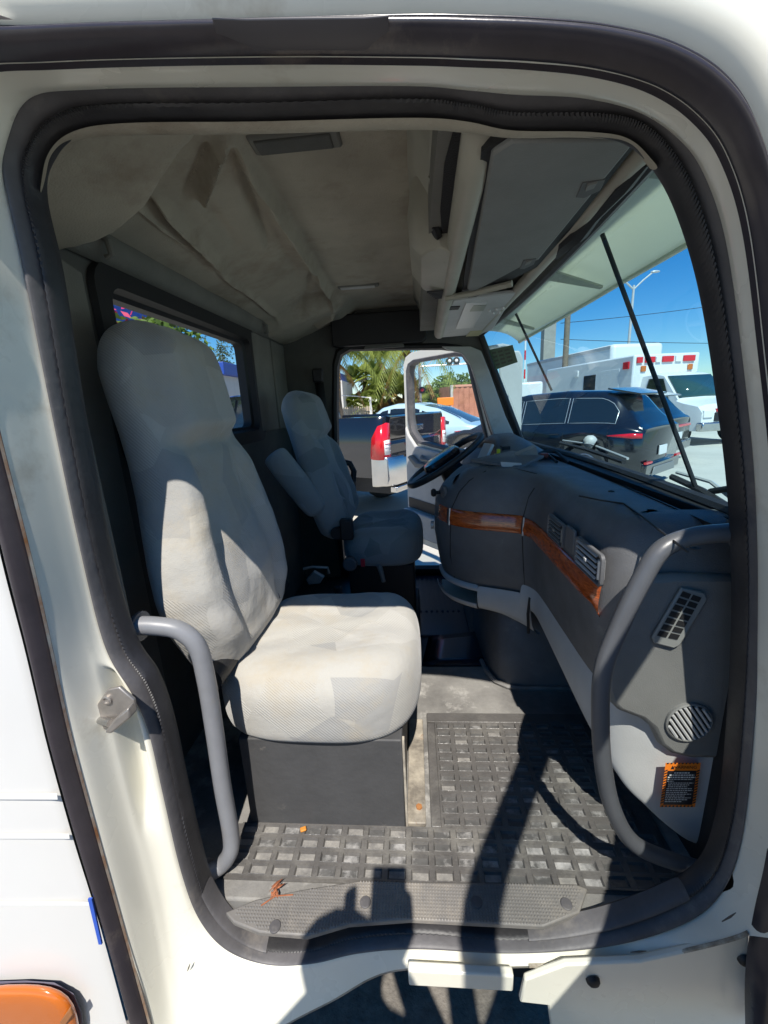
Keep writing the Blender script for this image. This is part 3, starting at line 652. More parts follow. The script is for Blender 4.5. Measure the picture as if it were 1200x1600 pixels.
# ---------------------------------------------------------------- floor
part('floor', MB().box((-.84, .05, -.06), (.66, .95, -.004)), m_floor, bevel=.006)
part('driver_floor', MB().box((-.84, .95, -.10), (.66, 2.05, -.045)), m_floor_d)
dm = part('driver_mat', MB().box((-.05, 1.25, -.045), (.25, 2.02, -.035)), m_blue_mat, bevel=.006)
for i in range(9):
    part('mat_rib', MB().box((-.03 + i * .03, 1.5, -.036), (-.018 + i * .03, 1.98, -.029)), m_blue_mat, parent=dm, smooth=False)
part('tunnel_floor', MB().grid(lambda u, v: (.0 + .28 * u + .04 * v, .955 + v * .3, -.004 - .04 * v + .03 * u * v), 4, 6), m_blue_mat, solid=.004)

# studded rubber mat: lattice of ribs with sunk pockets
xs, zs = [], []
def lattice(name, parent, x0, nx, y0, ny, px, py, cw, cd_, skip=lambda i, j: False, jit=.0012):
    mb = MB(); top = .0085; bot = .0025; W = nx * px; H = ny * py
    for i in range(nx):
        for j in range(ny):
            X, Y = x0 + i * px, y0 + j * py
            if skip(i, j):
                mb.add([(X, Y, top), (X + px, Y, top), (X + px, Y + py, top), (X, Y + py, top)], [(0, 1, 2, 3)]); continue
            a = (px - cw) / 2; c = (py - cd_) / 2
            jx, jy = random.uniform(-jit, jit), random.uniform(-jit, jit)
            x1, x2, y1, y2 = X + a + jx, X + px - a + jx, Y + c + jy, Y + py - c + jy; s_ = .0035
            bt = bot + random.uniform(-.0008, .0012)
            o = [(X, Y, top), (X + px, Y, top), (X + px, Y + py, top), (X, Y + py, top),
                 (x1, y1, top), (x2, y1, top), (x2, y2, top), (x1, y2, top),
                 (x1 + .001, y1 + .001, top + .0012), (x2 - .001, y1 + .001, top + .0012), (x2 - .001, y2 - .001, top + .0012), (x1 + .001, y2 - .001, top + .0012),
                 (x1 + s_, y1 + s_, bt), (x2 - s_, y1 + s_, bt), (x2 - s_, y2 - s_, bt), (x1 + s_, y2 - s_, bt)]
            f = []
            for b_ in (0, 4, 8):
                for k in range(4): f.append((b_ + k, b_ + (k + 1) % 4, b_ + 4 + (k + 1) % 4, b_ + 4 + k))
            mb.add(o, f); mb.cur = 2 if random.random() < .12 + .55 * (1 - sstep(-.25, .05, X)) * (1 - sstep(.15, .25, Y)) else 1; mb.add([o[12], o[13], o[14], o[15]], [(0, 1, 2, 3)]); mb.cur = 0
    return mesh_obj(name, mb, [m_mat, m_pock, m_pock2], parent=parent, angle=25, smooth=False)
m_pock2 = mat('dust_filled_pocket', (0.30, 0.285, 0.26), 0.7, col2=(0.14, 0.135, 0.13), vscale=30, bump=.4, bscale=150, detail=7)
m_pock = mat('dirty_mat_pocket', (0.12, 0.118, 0.115), 0.35, var=0.4, vscale=14, bump=0.3, bscale=120, stains=((0.42, 0.41, 0.40), 9, 0.5, 0.66), detail=7)
fm = thing('floor_mat', 'dusty black rubber mat with rows of sunken pockets on cab floor', 'floor mat', (0.1, .35, 0), world=True)
mesh_obj('mat_base', MB().box((-.52, .09, -.003), (.60, .228, .001)).box((.012, .2281, -.003), (.60, .64, .001)), m_mat, parent=fm)
lattice('tread', fm, -.505, 19, .092, 4, .0572, .0335, .045, .025, skip=lambda i, j: j == 0 and False)
lattice('tread', fm, .0385, 9, .2262, 11, .0565, .0345, .044, .024)
mesh_obj('mat_border', MB().box((.012, .2265, .0005), (.0382, .60, .0098)).box((.012, .606, .0005), (.58, .65, .0096)), m_mat, parent=fm, bevel=.002)
# worn painted strip by the seat box
part('seat_track', MB().box((-.052, .235, -.004), (-.002, .62, .010)), m_strip, bevel=.003)
part('track_bolt', MB().lathe((-.02, .28, .010), (0, 0, 1), [(.009, 0), (.009, .005), (0, .006)], 6), mat('rusty_bolt', (.35, .15, .05), .8)).parent = truck

# threshold plate with bumps and round studs
tp_px = [(352,1425),(400,1405),(470,1390),(560,1376),(660,1378),(900,1381),(918,1388),(905,1425),(850,1447),(640,1436),(545,1443),(480,1462),(405,1456),(365,1440)]
tpp = [P(*p, z=.014) for p in tp_px]
tp = part('threshold_plate', MB().prism(tpp, (0, 0, -.014)), m_sill, bevel=.003)
dots = MB()
from mathutils.geometry import intersect_point_tri_2d
def inside(x, y, poly):
    c = False; n = len(poly)
    for i in range(n):
        a_, b_ = poly[i], poly[(i + 1) % n]
        if (a_.y > y) != (b_.y > y) and x < (b_.x - a_.x) * (y - a_.y) / (b_.y - a_.y) + a_.x: c = not c
    return c
sm = [lerp(p, V((0, .05, .014)), .04) for p in tpp]
studs = [P(*p, z=.014) for p in ((430,1448),(571,1410),(745,1410),(885,1413))]
x = -.5
while x < .45:
    y = -.03
    while y < .1:
        if inside(x, y, sm) and all((V((x, y, .014)) - q).length > .014 for q in studs):
            r_ = .0024
            dots.add([(x - r_, y - r_, .0138), (x + r_, y - r_, .0138), (x + r_, y + r_, .0138), (x - r_, y + r_, .0138), (x, y, .0172)], [(0, 1, 4), (1, 2, 4), (2, 3, 4), (3, 0, 4)])
        y += .0068
    x += .0068
o = part('tread_bumps', dots, m_sill, parent=tp, smooth=False); o['kind'] = 'stuff'
for q in studs:
    part('plate_stud', MB().lathe(q, (0, 0, 1), [(.0125, -.001), (.0125, .002), (.011, .0035), (0, .004)], 18), m_rubber, parent=tp)

# ---------------------------------------------------------------- dashboard
OUT = [(.76,.15),(.62,.165),(.52,.178),(.455,.20),(.418,.24),(.402,.30),(.400,.50),(.400,.70),(.394,.77),(.368,.812),(.31,.842),(.22,.882),(.145,.94),(.098,1.01),(.078,1.09),(.080,1.19),(.13,1.28),(.24,1.34),(.335,1.44),(.35,1.72),(.30,1.9),(.28,2.02)]
OS = spl([V((x, y, 0)) for x, y in OUT], 5)
NO = len(OS)
def onrm(i):
    d = (OS[min(NO - 1, i + 1)] - OS[max(0, i - 1)]).normalized(); return V((d.y, -d.x, 0))
def dpt(i, z, inset):
    k = i / 5
    if z < .72 and k < 4.5: inset *= .2 + .8 * sstep(2.5, 4.5, k)
    return OS[i] + onrm(i) * (dinset(i, z - raise_(i) * sstep(.6, .82, z), inset) if z > .6 else inset) + V((0, 0, z))
def dinset(i, z, ins):
    k = i / 5; f = sstep(11.5, 13.5, k)
    alt = interp([(.60, 0), (.70, .008), (.76, .04), (.80, .08), (.822, .105), (.836, .125), (.842, .15)], z) if z > .6 else ins
    return lerp(ins, max(ins, alt), f)
def raise_(i):   # centre section and cluster stand a bit taller
    k = i / 5; return .014 * sstep(8.5, 10, k) * (1 - sstep(11, 13, k)) + .02 * sstep(16, 18, k)
levels = [(.842, .135), (.842, .095), (.836, .062), (.822, .040), (.80, .024), (.76, .008), (.70, -.001), (.64, -.006), (.56, .002), (.47, .014), (.41, .024), (.388, .034), (.38, .06)]
rings = [[dpt(i, z + raise_(i) * sstep(.6, .82, z), ins) for i in range(NO)] for z, ins in levels]
top_edge = rings[0]
cap = [[V((.585 + .03 * sin(pi * min(1, max(0, p.y / 2.04))), max(.10, min(2.02, p.y)), .838)) for p in top_edge]]
dash = part('dashboard', MB().loft(cap + rings, False, False, False), m_dash)
# seams across the centre section
def dash_line(name, i_z, r_, mt, off=.001):
    return part(name, MB().tube([dpt(i, z + raise_(i) * sstep(.6, .82, z), interp([(l[0], l[1]) for l in sorted(levels)], z) - off) for i, z in i_z], r_, 6), mt, parent=dash)
dash_line('seam', [(62, .39), (62, .5), (61, .62), (61, .69), (59, .76), (57, .80), (54, .832)], .0022, m_black)
dash_line('seam', [(44, .40), (44, .5), (44, .62), (44, .70), (43, .77), (42, .80)], .0018, m_black)
dash_line('seam', [(54, .8395), (48, .84), (44, .838)], .0015, m_black, .0)
# wood strips
def strip(name, i0, i1, z0, z1, off=.007, taper=None, ends=(0, 0)):
    rr = []
    for i in range(i0, i1 + 1):
        zz0, zz1 = z0, z1
        if taper:
            t_ = taper(i); zz0 += t_[0]; zz1 += t_[1]
        mid = (zz0 + zz1) / 2
        rr.append([dpt(i, zz0, -.006 + .003), dpt(i, zz0 + .003, -.006 - off), dpt(i, lerp(zz0, zz1, .35), -.008 - off * 1.5), dpt(i, lerp(zz0, zz1, .7), -.006 - off), dpt(i, zz1 - .003, -.006 - off * .4), dpt(i, zz1, -.006 + .003)])
    return part(name, MB().loft(rr, False, False, False), m_wood, parent=dash, sub=1)
strip('wood_trim', 21, 43, .630, .694, taper=lambda i: (-.03 * sstep(24, 21, i) if False else (-.022 * (1 - sstep(21, 23, i)), .006 * (1 - sstep(21, 23, i)))))
strip('wood_trim', 44, 61, .632, .700)
strip('wood_trim', 62, 76, .634, .698)
for i in (43, 61):
    dash_line('trim_joint', [(i, .632), (i, .698)], .0032, m_silver, .010)
# vents on the passenger face
def vent(y0, y1, z0, z1, mt, lit):  # lit: sun on the nearer vent put in as paler slat colour
    x = .3935
    v_ = part('air_vent', MB().loft([[V((x - .002 - a_, y, z)) for y, z in rrect(y0 - e_, y1 + e_, z0 - e_, z1 + e_, .012)] for a_, e_ in ((-.006, .005), (.0015, .005), (.003, .001), (-.0025, -.003))], True, False, False), mt, parent=dash)
    part('vent_back', MB().box((x + .0005, y0 - .001, z0 - .001), (x + .006, y1 + .001, z1 + .001)), m_black, parent=dash, smooth=False)
    for k in range(5):
        zz = z0 + .004 + (z1 - z0 - .012) * k / 4
        part('vent_slat', MB().prism([(x - .0045, y0 + .022, zz), (x - .0005, y0 + .022, zz + .0025), (x - .0005, y0 + .022, zz + .0045), (x - .0045, y0 + .022, zz + .002)], (0, y1 - y0 - .026, 0)), m_silver if lit else m_dash2, parent=dash, smooth=False)
    part('vent_wheel', MB().cyl((x + .003, y0 + .010, z0 + .010), (x + .003, y0 + .010, z1 - .010), .008, .008, 14), m_silver if lit else m_dash2, parent=dash)
    part('vent_tab', MB().box((x - .009, (y0 + y1) / 2 - .004, (z0 + z1) / 2 - .004), (x - .003, (y0 + y1) / 2 + .01, (z0 + z1) / 2 + .005)), m_silver if lit else m_dash2, parent=dash, bevel=.002)
vent(.225, .365, .698, .762, m_dash, True)
vent(.46, .585, .704, .762, m_dash, False)
part('switch_blank', MB().box((.3915, .385, .708), (.40, .445, .772)), m_dash, parent=dash, bevel=.003)
# airbag lid on the dash top (slightly raised sheet)
dash_groove = [P(*p, z=.843) for p in ((905,775),(940,782),(975,787),(1010,812),(1048,842),(1075,862))]
part('seam', MB().tube(dash_groove, .0022, 6), m_black, parent=dash)
for p in ((955,768), (1086,858)):
    part('dash_plug', MB().lathe(P(*p, z=.842), (0, 0, 1), [(.008, 0), (.008, .002), (.004, .003), (0, .001)], 14), m_black, parent=dash)
# near end panel: deep dark cheek, grille, round vent
EY = .158
ek = [(948,1080),(955,1100),(968,1113),(1003,1126),(1020,1140),(1032,1166),(1050,1180),(1080,1187),(1175,1188),(1175,900),(1060,900),(1000,905),(962,985),(948,1040)]
ep = [P(*p, y=EY) for p in ek]
part('dash_cheek', MB().prism(ep, (0, .03, 0)), m_dash2, bevel=.012)
def EP(x, y, d=0): return P(x, y, y=EY - d)
gr_o = [(1058,918),(1104,932),(1062,1008),(1020,1003),(1017,996)]
gr = part('defrost_grille', MB().prism([EP(*p, .002) for p in ((1062,916),(1098,924),(1103,934),(1060,1006),(1050,1011),(1020,1003),(1016,994))], (0, -.007, 0)), m_lgrey if False else mat('grille_grey', (.23, .235, .22), .45), bevel=.003)
def bl2(q, u, v): return (lerp(lerp(V((*q[0], 0)), V((*q[1], 0)), u), lerp(V((*q[3], 0)), V((*q[2], 0)), u), v))
gq2 = [(1066, 922), (1098, 933), (1059, 1001), (1024, 994)]
for r_ in range(7):
    for c in range(2):
        u0, u1 = c * .5 + .05, c * .5 + .45; v0, v1 = r_ / 7 + .015, (r_ + 1) / 7 - .02
        pts = [bl2(gq2, u0, v0), bl2(gq2, u1, v0), bl2(gq2, u1, v1), bl2(gq2, u0, v1)]
        part('grille_slot', MB().prism([EP(p.x, p.y, .0095) for p in pts], (0, -.001, 0)), m_black, parent=gr, smooth=False)
cxr, cyr = 1075, 1127
c0 = EP(cxr, cyr, .0); rx = (EP(cxr + 37, cyr).x - c0.x); 
rv = part('round_vent', MB().lathe(c0, (0, -1, 0), [(rx, -.004), (rx, .006), (rx * .93, .008), (rx * .88, .0), (0, .0)], 32), m_dash2)
part('vent_hole', MB().lathe(c0 + V((0, -.0012, 0)), (0, -1, 0), [(rx * .87, 0), (rx * .87, .001), (0, .001)], 28), m_black, parent=rv)
for k in range(-4, 5):
    s_ = k * rx * .2; h_ = sqrt(max(0, (rx * .87) ** 2 - s_ * s_)); d = V((.56, 0, -.83)); nrm = V((.83, 0, .56))
    a0 = c0 + nrm * s_ + d * h_ + V((0, -.006, 0)); b0 = c0 + nrm * s_ - d * h_ + V((0, -.006, 0))
    part('vent_slat', MB().tube([a0, b0], .0032, 6), m_lgrey, parent=rv)

# light grey lower panel: from the near end along the passenger knee side
lowz = [(0, .02), (1, .06), (2, .15), (3, .215), (4, .25), (5, .27), (6, .30), (7, .325), (8, .335), (9, .33)]
rr = []
for i in range(0, 46):
    k = i / 5; zl = interp(lowz, k)
    near = 1 - sstep(2.8, 4.6, k)
    rr.append([dpt(i, .43, .020), dpt(i, .40, .012 + .0 * near), dpt(i, lerp(.40, zl, .4), .010), dpt(i, lerp(.40, zl, .8), .014), dpt(i, zl, .022), dpt(i, zl - .006, .05)])
lp = part('knee_panel', MB().loft(rr, False, False, False), m_lgrey, sub=1)
# tray under the centre section
rr = []
for i in range(41, 56):
    rr.append([dpt(i, .392, .022), dpt(i, .372, .014), dpt(i, .32, .018), dpt(i, .285 - .045 * (1 - sstep(41, 54, i)), .032), dpt(i, .278 - .045 * (1 - sstep(41, 54, i)), .07)])
tray = part('cup_tray', MB().loft(rr, False, False, False), m_lgrey, sub=1)
part('tray_gap', MB().tube([dpt(41, .395, .012), dpt(41, .33, .006), dpt(41, .25, .012)], .005, 6), m_black, parent=tray)
part('tray_lip', MB().loft([[dpt(i, .318, .012), dpt(i, .322, .008), dpt(i, .30, .012), dpt(i, .282, .035), dpt(i, .278, .09)] for i in range(55, 74)], False, False, False), m_lgrey, parent=tray, sub=1)
part('tray_rim', MB().loft([[dpt(i, .392, .03), dpt(i, .386, .018), dpt(i, .368, .018), dpt(i, .364, .03)] for i in range(55, 74)], False, False, False), m_lgrey, parent=tray, sub=1)
part('tray_floor', MB().loft([[dpt(i, .30, .03), dpt(i, .30, .16), dpt(i, .37, .17)] for i in range(50, 76)], False, False, False), m_beige, parent=tray)
# engine cover under it
ec = [(.63,.80),(.40,.802),(.345,.812),(.305,.84),(.285,.90),(.275,1.0),(.27,1.32),(.63,1.32)]
part('engine_cover', MB().loft([[V((x + .02 * z * 3, y + .42 * max(0, z - .02) * (1 - sstep(1.0, 1.3, y)), z)) for x, y in ec] for z in (-.05, .02, .12, .22, .30)] , True, False, True), m_dash, bevel=.01)
part('cover_flange', MB().tube([(.62,.795,.002),(.40,.795,.003),(.335,.803,.004),(.295,.832,.006),(.268,.90,.004),(.262,.99,-.004)], .010, 6), m_floor)
# cluster hood, open instrument bay, odds and ends on the dash top
ch = part('cluster_hood', MB().loft([[V((.36 + .02 * sin(pi * t) + dx, 1.20 + .60 * t, .845 + hz * sin(pi * min(1, max(0, t * 1.02))) ** .6)) for t in [k / 14 for k in range(15)]] for dx, hz in ((.0, .055), (.03, .085), (.10, .088), (.17, .05), (.23, .01))], False, False, False), m_dash, solid=.012)
part('cluster_recess', MB().box((.385, 1.24, .80), (.42, 1.76, .90)), m_black, parent=ch, smooth=False)
tag(mesh_obj('trim_bezel', MB().box((-.008, -.03, 0), (.008, .03, .075), Matrix.Translation((.285, 1.16, .855)) @ Euler((0, R(28), R(25))).to_matrix().to_4x4()), m_silver, bevel=.004), 'loose silver trim bezel leaning in the open gauge bay', 'trim piece')
tag(mesh_obj('plug_connector', MB().box((.335, 1.13, .862), (.362, 1.16, .880)).box((.345, 1.145, .880), (.358, 1.16, .90)), mat('yellow_plastic', (.75, .72, .03), .4), bevel=.002), 'small yellow plug lying in the open gauge bay', 'plug')
tl = thing('dash_panel', 'loose dark dash cover panel lying tilted on top of the dash', 'panel', (.33, 1.0, .862), world=True)
mesh_obj('panel_sheet', MB().prism([P(*p, y=yy) for p, yy in (((735,722), 1.0), ((812,734), .93), ((850,716), 1.0), ((800,708), 1.2))], (0, 0, .012)), m_dash, parent=tl, bevel=.003)
mesh_obj('panel_flap', MB().prism([P(*p, y=1.02) for p in ((805,712),(838,698),(842,715))], (.02, .10, .0)), m_dash2, parent=tl, bevel=.002)
tag(mesh_obj('paper_slip', MB().prism([P(*p, y=.94) for p in ((782,722),(815,724),(815,733),(784,729))], (0, .001, .001)), m_lgrey, smooth=False), 'pale strip of torn trim lying on the dash beside the gauge bay', 'strip')
tag(mesh_obj('wire_bundle', MB().tube(spl([P(838,712,y=1.2), P(850,706,y=1.25), P(868,706,y=1.25), P(880,716,y=1.15), P(888,724,y=1.1)], 5), .007, 6).tube(spl([P(842,718,y=1.15), P(856,712,y=1.2), P(870,722,y=1.1)], 5), .006, 6), m_black), 'dark wires trailing over the dash top at windscreen foot', 'wire')
tag(mesh_obj('red_connector', MB().box((0, 0, 0), (.03, .03, .02), Matrix.Translation(P(846, 716, y=1.18))), mat('dull_red', (.22, .03, .02), .5), bevel=.003), 'small dull red plug beside wires on the dash top', 'plug')
# driver-side controls: knob, pocket, lower rounded end
part('side_knob', MB().lathe(dpt(70, .735, -.004), onrm(70) * -1, [(.008, 0), (.008, .02), (.016, .024), (.018, .034), (.012, .042), (0, .044)], 16), m_black)
part('control_dial', MB().lathe(dpt(67, .745, -.0), onrm(67) * -1, [(.030, 0), (.028, .010), (.02, .013), (0, .013)], 20), m_dash)
part('switch_pocket', MB().loft([[dpt(i, z, -.006 if e else .002) for i in range(63, 68)] for z, e in ((.785, 0), (.788, 1), (.815, 1), (.818, 0))], False, False, False), m_black)
part('ignition_lock', MB().lathe(dpt(74, .57, -.002), onrm(74) * -1, [(.018, 0), (.018, .012), (.010, .014), (0, .014)], 16), m_silver)
# WARNING sticker on the lower near panel
lab_px = [(1040,1192),(1095,1192),(1086,1261),(1031,1261)]
def LB(u, v, d=0): 
    q = bl2(lab_px, u, v); return P(q.x, q.y, y=.153 - d) 
wl = part('warning_label', MB().add([LB(0,0), LB(1,0), LB(1,1), LB(0,1)], [(0,1,2,3)]), m_orange, smooth=False)
def patch(name, u0, v0, u1, v1, mt, d=.0006): return part(name, MB().add([LB(u0,v0,d), LB(u1,v0,d), LB(u1,v1,d), LB(u0,v1,d)], [(0,1,2,3)]), mt, parent=wl, smooth=False)
patch('label_field', .09, .18, .91, .95, m_label)
hz = MB()
for k in range(13):
    v = .18 + k * .06
    for u0, u1 in ((.0, .085), (.915, 1.0)): hz.add([LB(u0, v, .0006), LB(u1, v - .03, .0006), LB(u1, v, .0006), LB(u0, v + .03, .0006)], [(0,1,2,3)])
for k in range(9):
    for v0, v1 in ((.0, .03), (.965, 1.0)): hz.add([LB(.05 + k * .105, v0, .0006), LB(.10 + k * .105, v0, .0006), LB(.085 + k * .105, v1, .0006), LB(.035 + k * .105, v1, .0006)], [(0,1,2,3)])
part('hazard_edge', hz, m_label, parent=wl, smooth=False)
ln_ = MB(); v = .215
for k, (a_, b_) in enumerate([(.28, .72), (.16, .86), (.12, .9), (.12, .82), (.12, .3), (.15, .86), (.15, .75), (.15, .7), (.12, .84), (.12, .86), (.12, .72), (.12, .84), (.12, .66), (.12, .84), (.12, .76), (.12, .6)]):
    h = .026 if k < 3 else .016; u = a_
    while u < b_:
        wd = random.uniform(.03, .09); e = min(b_, u + wd)
        ln_.add([LB(u, v, .0012), LB(e, v, .0012), LB(e, v + h, .0012), LB(u, v + h, .0012)], [(0,1,2,3)]); u = e + .018
    v += h + (.024 if k < 3 else .026)
part('fine_print', ln_, m_ink, parent=wl, smooth=False)
def text_obj(name, body, size, mtx, mt, parent, extrude=0.0):
    cu = bpy.data.curves.new(name, 'FONT'); cu.body = body; cu.size = size; cu.align_x = 'CENTER'; cu.align_y = 'CENTER'; cu.extrude = extrude
    tmp = bpy.data.objects.new(name + '_src', cu); C.objects.link(tmp)
    dg = bpy.context.evaluated_depsgraph_get(); me = bpy.data.meshes.new_from_object(tmp.evaluated_get(dg))
    bpy.data.objects.remove(tmp)
    mb = MB(); mb.add([mtx @ v_.co for v_ in me.vertices], [list(p.vertices) for p in me.polygons])
    return mesh_obj(name, mb, mt, parent=parent, smooth=False)
c = LB(.56, .105, .0012); ux = (LB(1, .105) - LB(0, .105)); wd = ux.length; ux.normalize()
uz = -(LB(.5, 1) - LB(.5, 0)).normalized(); un = ux.cross(uz)
mt_ = Matrix(((ux.x, uz.x, un.x, c.x), (ux.y, uz.y, un.y, c.y), (ux.z, uz.z, un.z, c.z), (0, 0, 0, 1)))
text_obj('label_heading', 'WARNING', wd * .145, mt_, m_label, wl)
part('hazard_triangle', MB().add([LB(.17, .145, .0012), LB(.27, .145, .0012), LB(.22, .06, .0012)], [(0, 1, 2)]), m_label, parent=wl, smooth=False)

# ---------------------------------------------------------------- grab rails
def rail(name, pts, r, mt): return part(name, MB().tube(spl(pts, 8), r, 14), mt)
rail('grab_rail', [P(1185,826,y=.115), P(1140,832,y=.115), P(1085,838,y=.11), P(1035,858,y=.10), P(1003,905,y=.095), P(965,985,y=.09), P(942,1050,y=.085), P(938,1120,y=.082), P(943,1200,y=.082), P(957,1262,y=.082), P(985,1312,y=.085), P(1030,1338,y=.09), P(1115,1364,y=.10)], .0170, m_rail)
rail('grab_rail', [P(205,978,y=.075), P(240,978,y=.09), P(280,985,y=.10), P(308,1010,y=.105), P(322,1060,y=.105), P(335,1140,y=.105), P(348,1230,y=.105), P(360,1298,y=.105), P(360,1330,y=.10), P(345,1352,y=.095), P(318,1368,y=.07)], .0192, m_rail2)

for p, ax in ((P(1150,832,y=.115), (1,0,0)), (P(1108,1361,y=.10), (1,.0,-.2)), (P(222,978,y=.085), (-1,0,0)), (P(324,1364,y=.075), (-1,0,-.4))):
    fl_ = part('rail_flange', MB().lathe(p, ax, [(.030, 0), (.030, .006), (.022, .010), (.0, .010)], 18), m_rail)
# ---------------------------------------------------------------- seats
m_seam = mat('seam_thread', (.16, .16, .155), .9)
def seat(name, label, yc, widths, c0, c1, cush, fab, detail, thick=.068):
    """widths: (z, half width); c0, c1: centre line of the backrest (x, z) bottom and top; cush: x0, x1, half width, z bottom, z top"""
    st = part(name, MB().box((cush[0] + .03, yc - .16, cush[3] - .03), (cush[1] - .08, yc + .16, cush[3] + .02)), m_black)
    if label: st['label'] = label
    st_z0, st_z1 = widths[0][0], widths[-1][0]; rings = []; H = st_z1 - st_z0
    ax = V((c1[0] - c0[0], 0, c1[1] - c0[1])); axn = ax.normalized(); fw = V((axn.z, 0, -axn.x))
    nz = 46; na = 56
    zs_ = [st_z0 + H * (1 - cos(pi * (k / nz) * .5 + 0)) if False else st_z0 + H * (k / nz) for k in range(nz + 1)]
    zs_ = [st_z0 + .001, st_z0 + .006, st_z0 + .015] + zs_[2:-2] + [st_z1 - .022, st_z1 - .009, st_z1 - .002]
    for z in zs_:
        s = (z - st_z0) / H
        wv = interp(widths, z)
        th = thick * min(1, ((z - st_z0) / .05 + .12)) ** .5 * min(1, ((st_z1 - z) / .07 + .02)) ** .5
        th *= 1.0 - .18 * s
        ctr = V((lerp(c0[0], c1[0], s), yc, lerp(c0[1], c1[1], s)))
        ring = []
        for k in range(na):
            a_ = 2 * pi * k / na; ca, sa = cos(a_), sin(a_)
            e_ = .62
            yy = wv * math.copysign(abs(ca) ** e_, ca); nn = th * math.copysign(abs(sa) ** .8, sa)
            if sa > 0:
                u = yy / max(wv, 1e-3)
                bol = sstep(.52, .72, abs(u)) * (1 - sstep(.86, 1.0, abs(u)))      # side bolsters
                nn += .034 * bol * sstep(.02, .15, s) * (1 - sstep(.55, .68, s))
                groove = math.exp(-((abs(u) - .5) / .05) ** 2) * sstep(.05, .12, s) * (1 - sstep(.58, .66, s))
                nn -= .014 * groove
                nn += .020 * math.exp(-((s - .25) / .12) ** 2) * (1 - sstep(.4, .6, abs(u)))   # lumbar
                vx = abs(u) - (.10 + .9 * (s - .1)) if s < .5 else 9
                nn -= .010 * math.exp(-(vx / .06) ** 2) * sstep(.04, .12, s)
                head = sstep(.66, .70, s) * (1 - sstep(.92, 1.0, s)) * (1 - sstep(.55, .85, abs(u)))
                nn += .038 * head
                nn -= .016 * math.exp(-((s - .655) / .014) ** 2) * (1 - sstep(.7, .9, abs(u)))
                nn += .005 * noise.noise(V((u * 4 + yc, s * 9, 1.7))) + .0035 * noise.noise(V((u * 9, s * 22 + yc, 5)))
            ring.append(ctr + fw * nn + V((0, yy, 0)))
        rings.append(ring)
    bk = part('backrest', MB().loft(rings), fab, parent=st, sub=1)
    R_ = [r_ for r_, z in zip(rings, zs_) if .06 < (z - st_z0) / H < .63]
    for kk in (11, 17): part('seam', MB().tube([r_[kk] + fw * .0005 for r_ in R_], .0022, 5), m_seam, parent=st)
    hr = min(range(len(zs_)), key=lambda q: abs((zs_[q] - st_z0) / H - .655))
    part('seam', MB().tube([rings[hr][kk] + fw * .001 for kk in range(7, 22)], .0022, 5), m_seam, parent=st)
    x0, x1, hw, zb, zt = cush
    def crow(sc, z, dome=0, sag=0):
        ring = []
        for k in range(64):
            a_ = 2 * pi * k / 64; ca, sa = cos(a_), sin(a_)
            ex = .60
            xx = (x0 + x1) / 2 + (x1 - x0) / 2 * sc * math.copysign(abs(ca) ** ex, ca)
            yy = yc + hw * sc * math.copysign(abs(sa) ** (ex + .05), sa) * (1 + .05 * (xx - x0) / (x1 - x0))
            u = (xx - x0) / (x1 - x0); v = (yy - yc) / hw
            zz = z + dome * (.016 * u * u - .012 * (1 - u)) + sag * (.013 * noise.noise(V((u * 3, v * 3, yc * 3))) + .007 * noise.noise(V((u * 8, v * 7, yc))) + .003 * noise.noise(V((u * 5 + v * 9, v * 22, 4))) - .012 * math.exp(-((v + .35) / .09) ** 2) * (1 - u) + .014 * sstep(.35, .8, abs(v)) * (1 - sstep(.8, 1, abs(v))))
            ring.append(V((xx, yy, zz)))
        return ring
    H_ = zt - zb
    cr = [crow(.5, zb), crow(.90, zb), crow(.965, zb + .012), crow(.995, zb + .035), crow(1.0, zb + H_ * .45), crow(1.0, zb + H_ * .56, .5), crow(.99, zb + H_ * .70, .8), crow(.96, zb + H_ * .80, 1, .3), crow(.90, zb + H_ * .89, 1, .7), crow(.80, zb + H_ * .955, 1, 1), crow(.6, zb + H_ * 1.0, 1, 1), crow(.4, zb + H_ * .985, 1, 1), crow(.2, zb + H_ * .975, 1, 1), crow(.05, zb + H_ * .972, 1, .6)]
    part('cushion', MB().loft(cr), fab, parent=st, sub=1)
    if detail: part('piping', MB().tube(crow(.997, zb + H_ * .70, .8), .0016, 6, closed=True), fab, parent=st)
    part('recliner', MB().cyl((c0[0] + .02, yc - hw - .01, c0[1] + .05), (c0[0] + .02, yc + hw + .01, c0[1] + .05), .03, .03, 14), m_black, parent=st)
    return st
ps = seat('passenger_seat', 'light grey cloth passenger seat nearest the open door', .474,
     [(.425, .19), (.46, .228), (.52, .256), (.60, .290), (.68, .297), (.76, .284), (.84, .262), (.92, .238), (1.0, .222), (1.08, .216), (1.16, .218), (1.22, .214), (1.27, .188), (1.305, .158), (1.325, .118), (1.338, .05)],
     (-.53, .43), (-.672, 1.335), (-.57, .0, .268, .275, .475), m_fab, False, .082)
part('seat_box', MB().box((-.482, .226, -.003), (-.056, .72, .285)), m_box, parent=ps, bevel=.004)
part('box_edge', MB().box((-.0555, .2262, .0), (-.050, .24, .285)), m_strip, parent=ps)
dsx = seat('driver_seat', 'dark blue-grey cloth driver seat behind the steering wheel', 1.475,
     [(.475, .20), (.51, .24), (.56, .27), (.62, .285), (.69, .285), (.76, .268), (.84, .235), (.90, .215), (.97, .205), (1.05, .20), (1.12, .182), (1.16, .15), (1.185, .10), (1.197, .045)],
     (-.40, .48), (-.59, 1.195), (-.385, .03, .255, .345, .515), m_fab2, False, .08)
part('seat_base', MB().box((-.35, 1.28, .06), (-.02, 1.68, .34)).box((-.38, 1.25, -.05), (.0, 1.70, .02)), m_black, parent=dsx, bevel=.01)
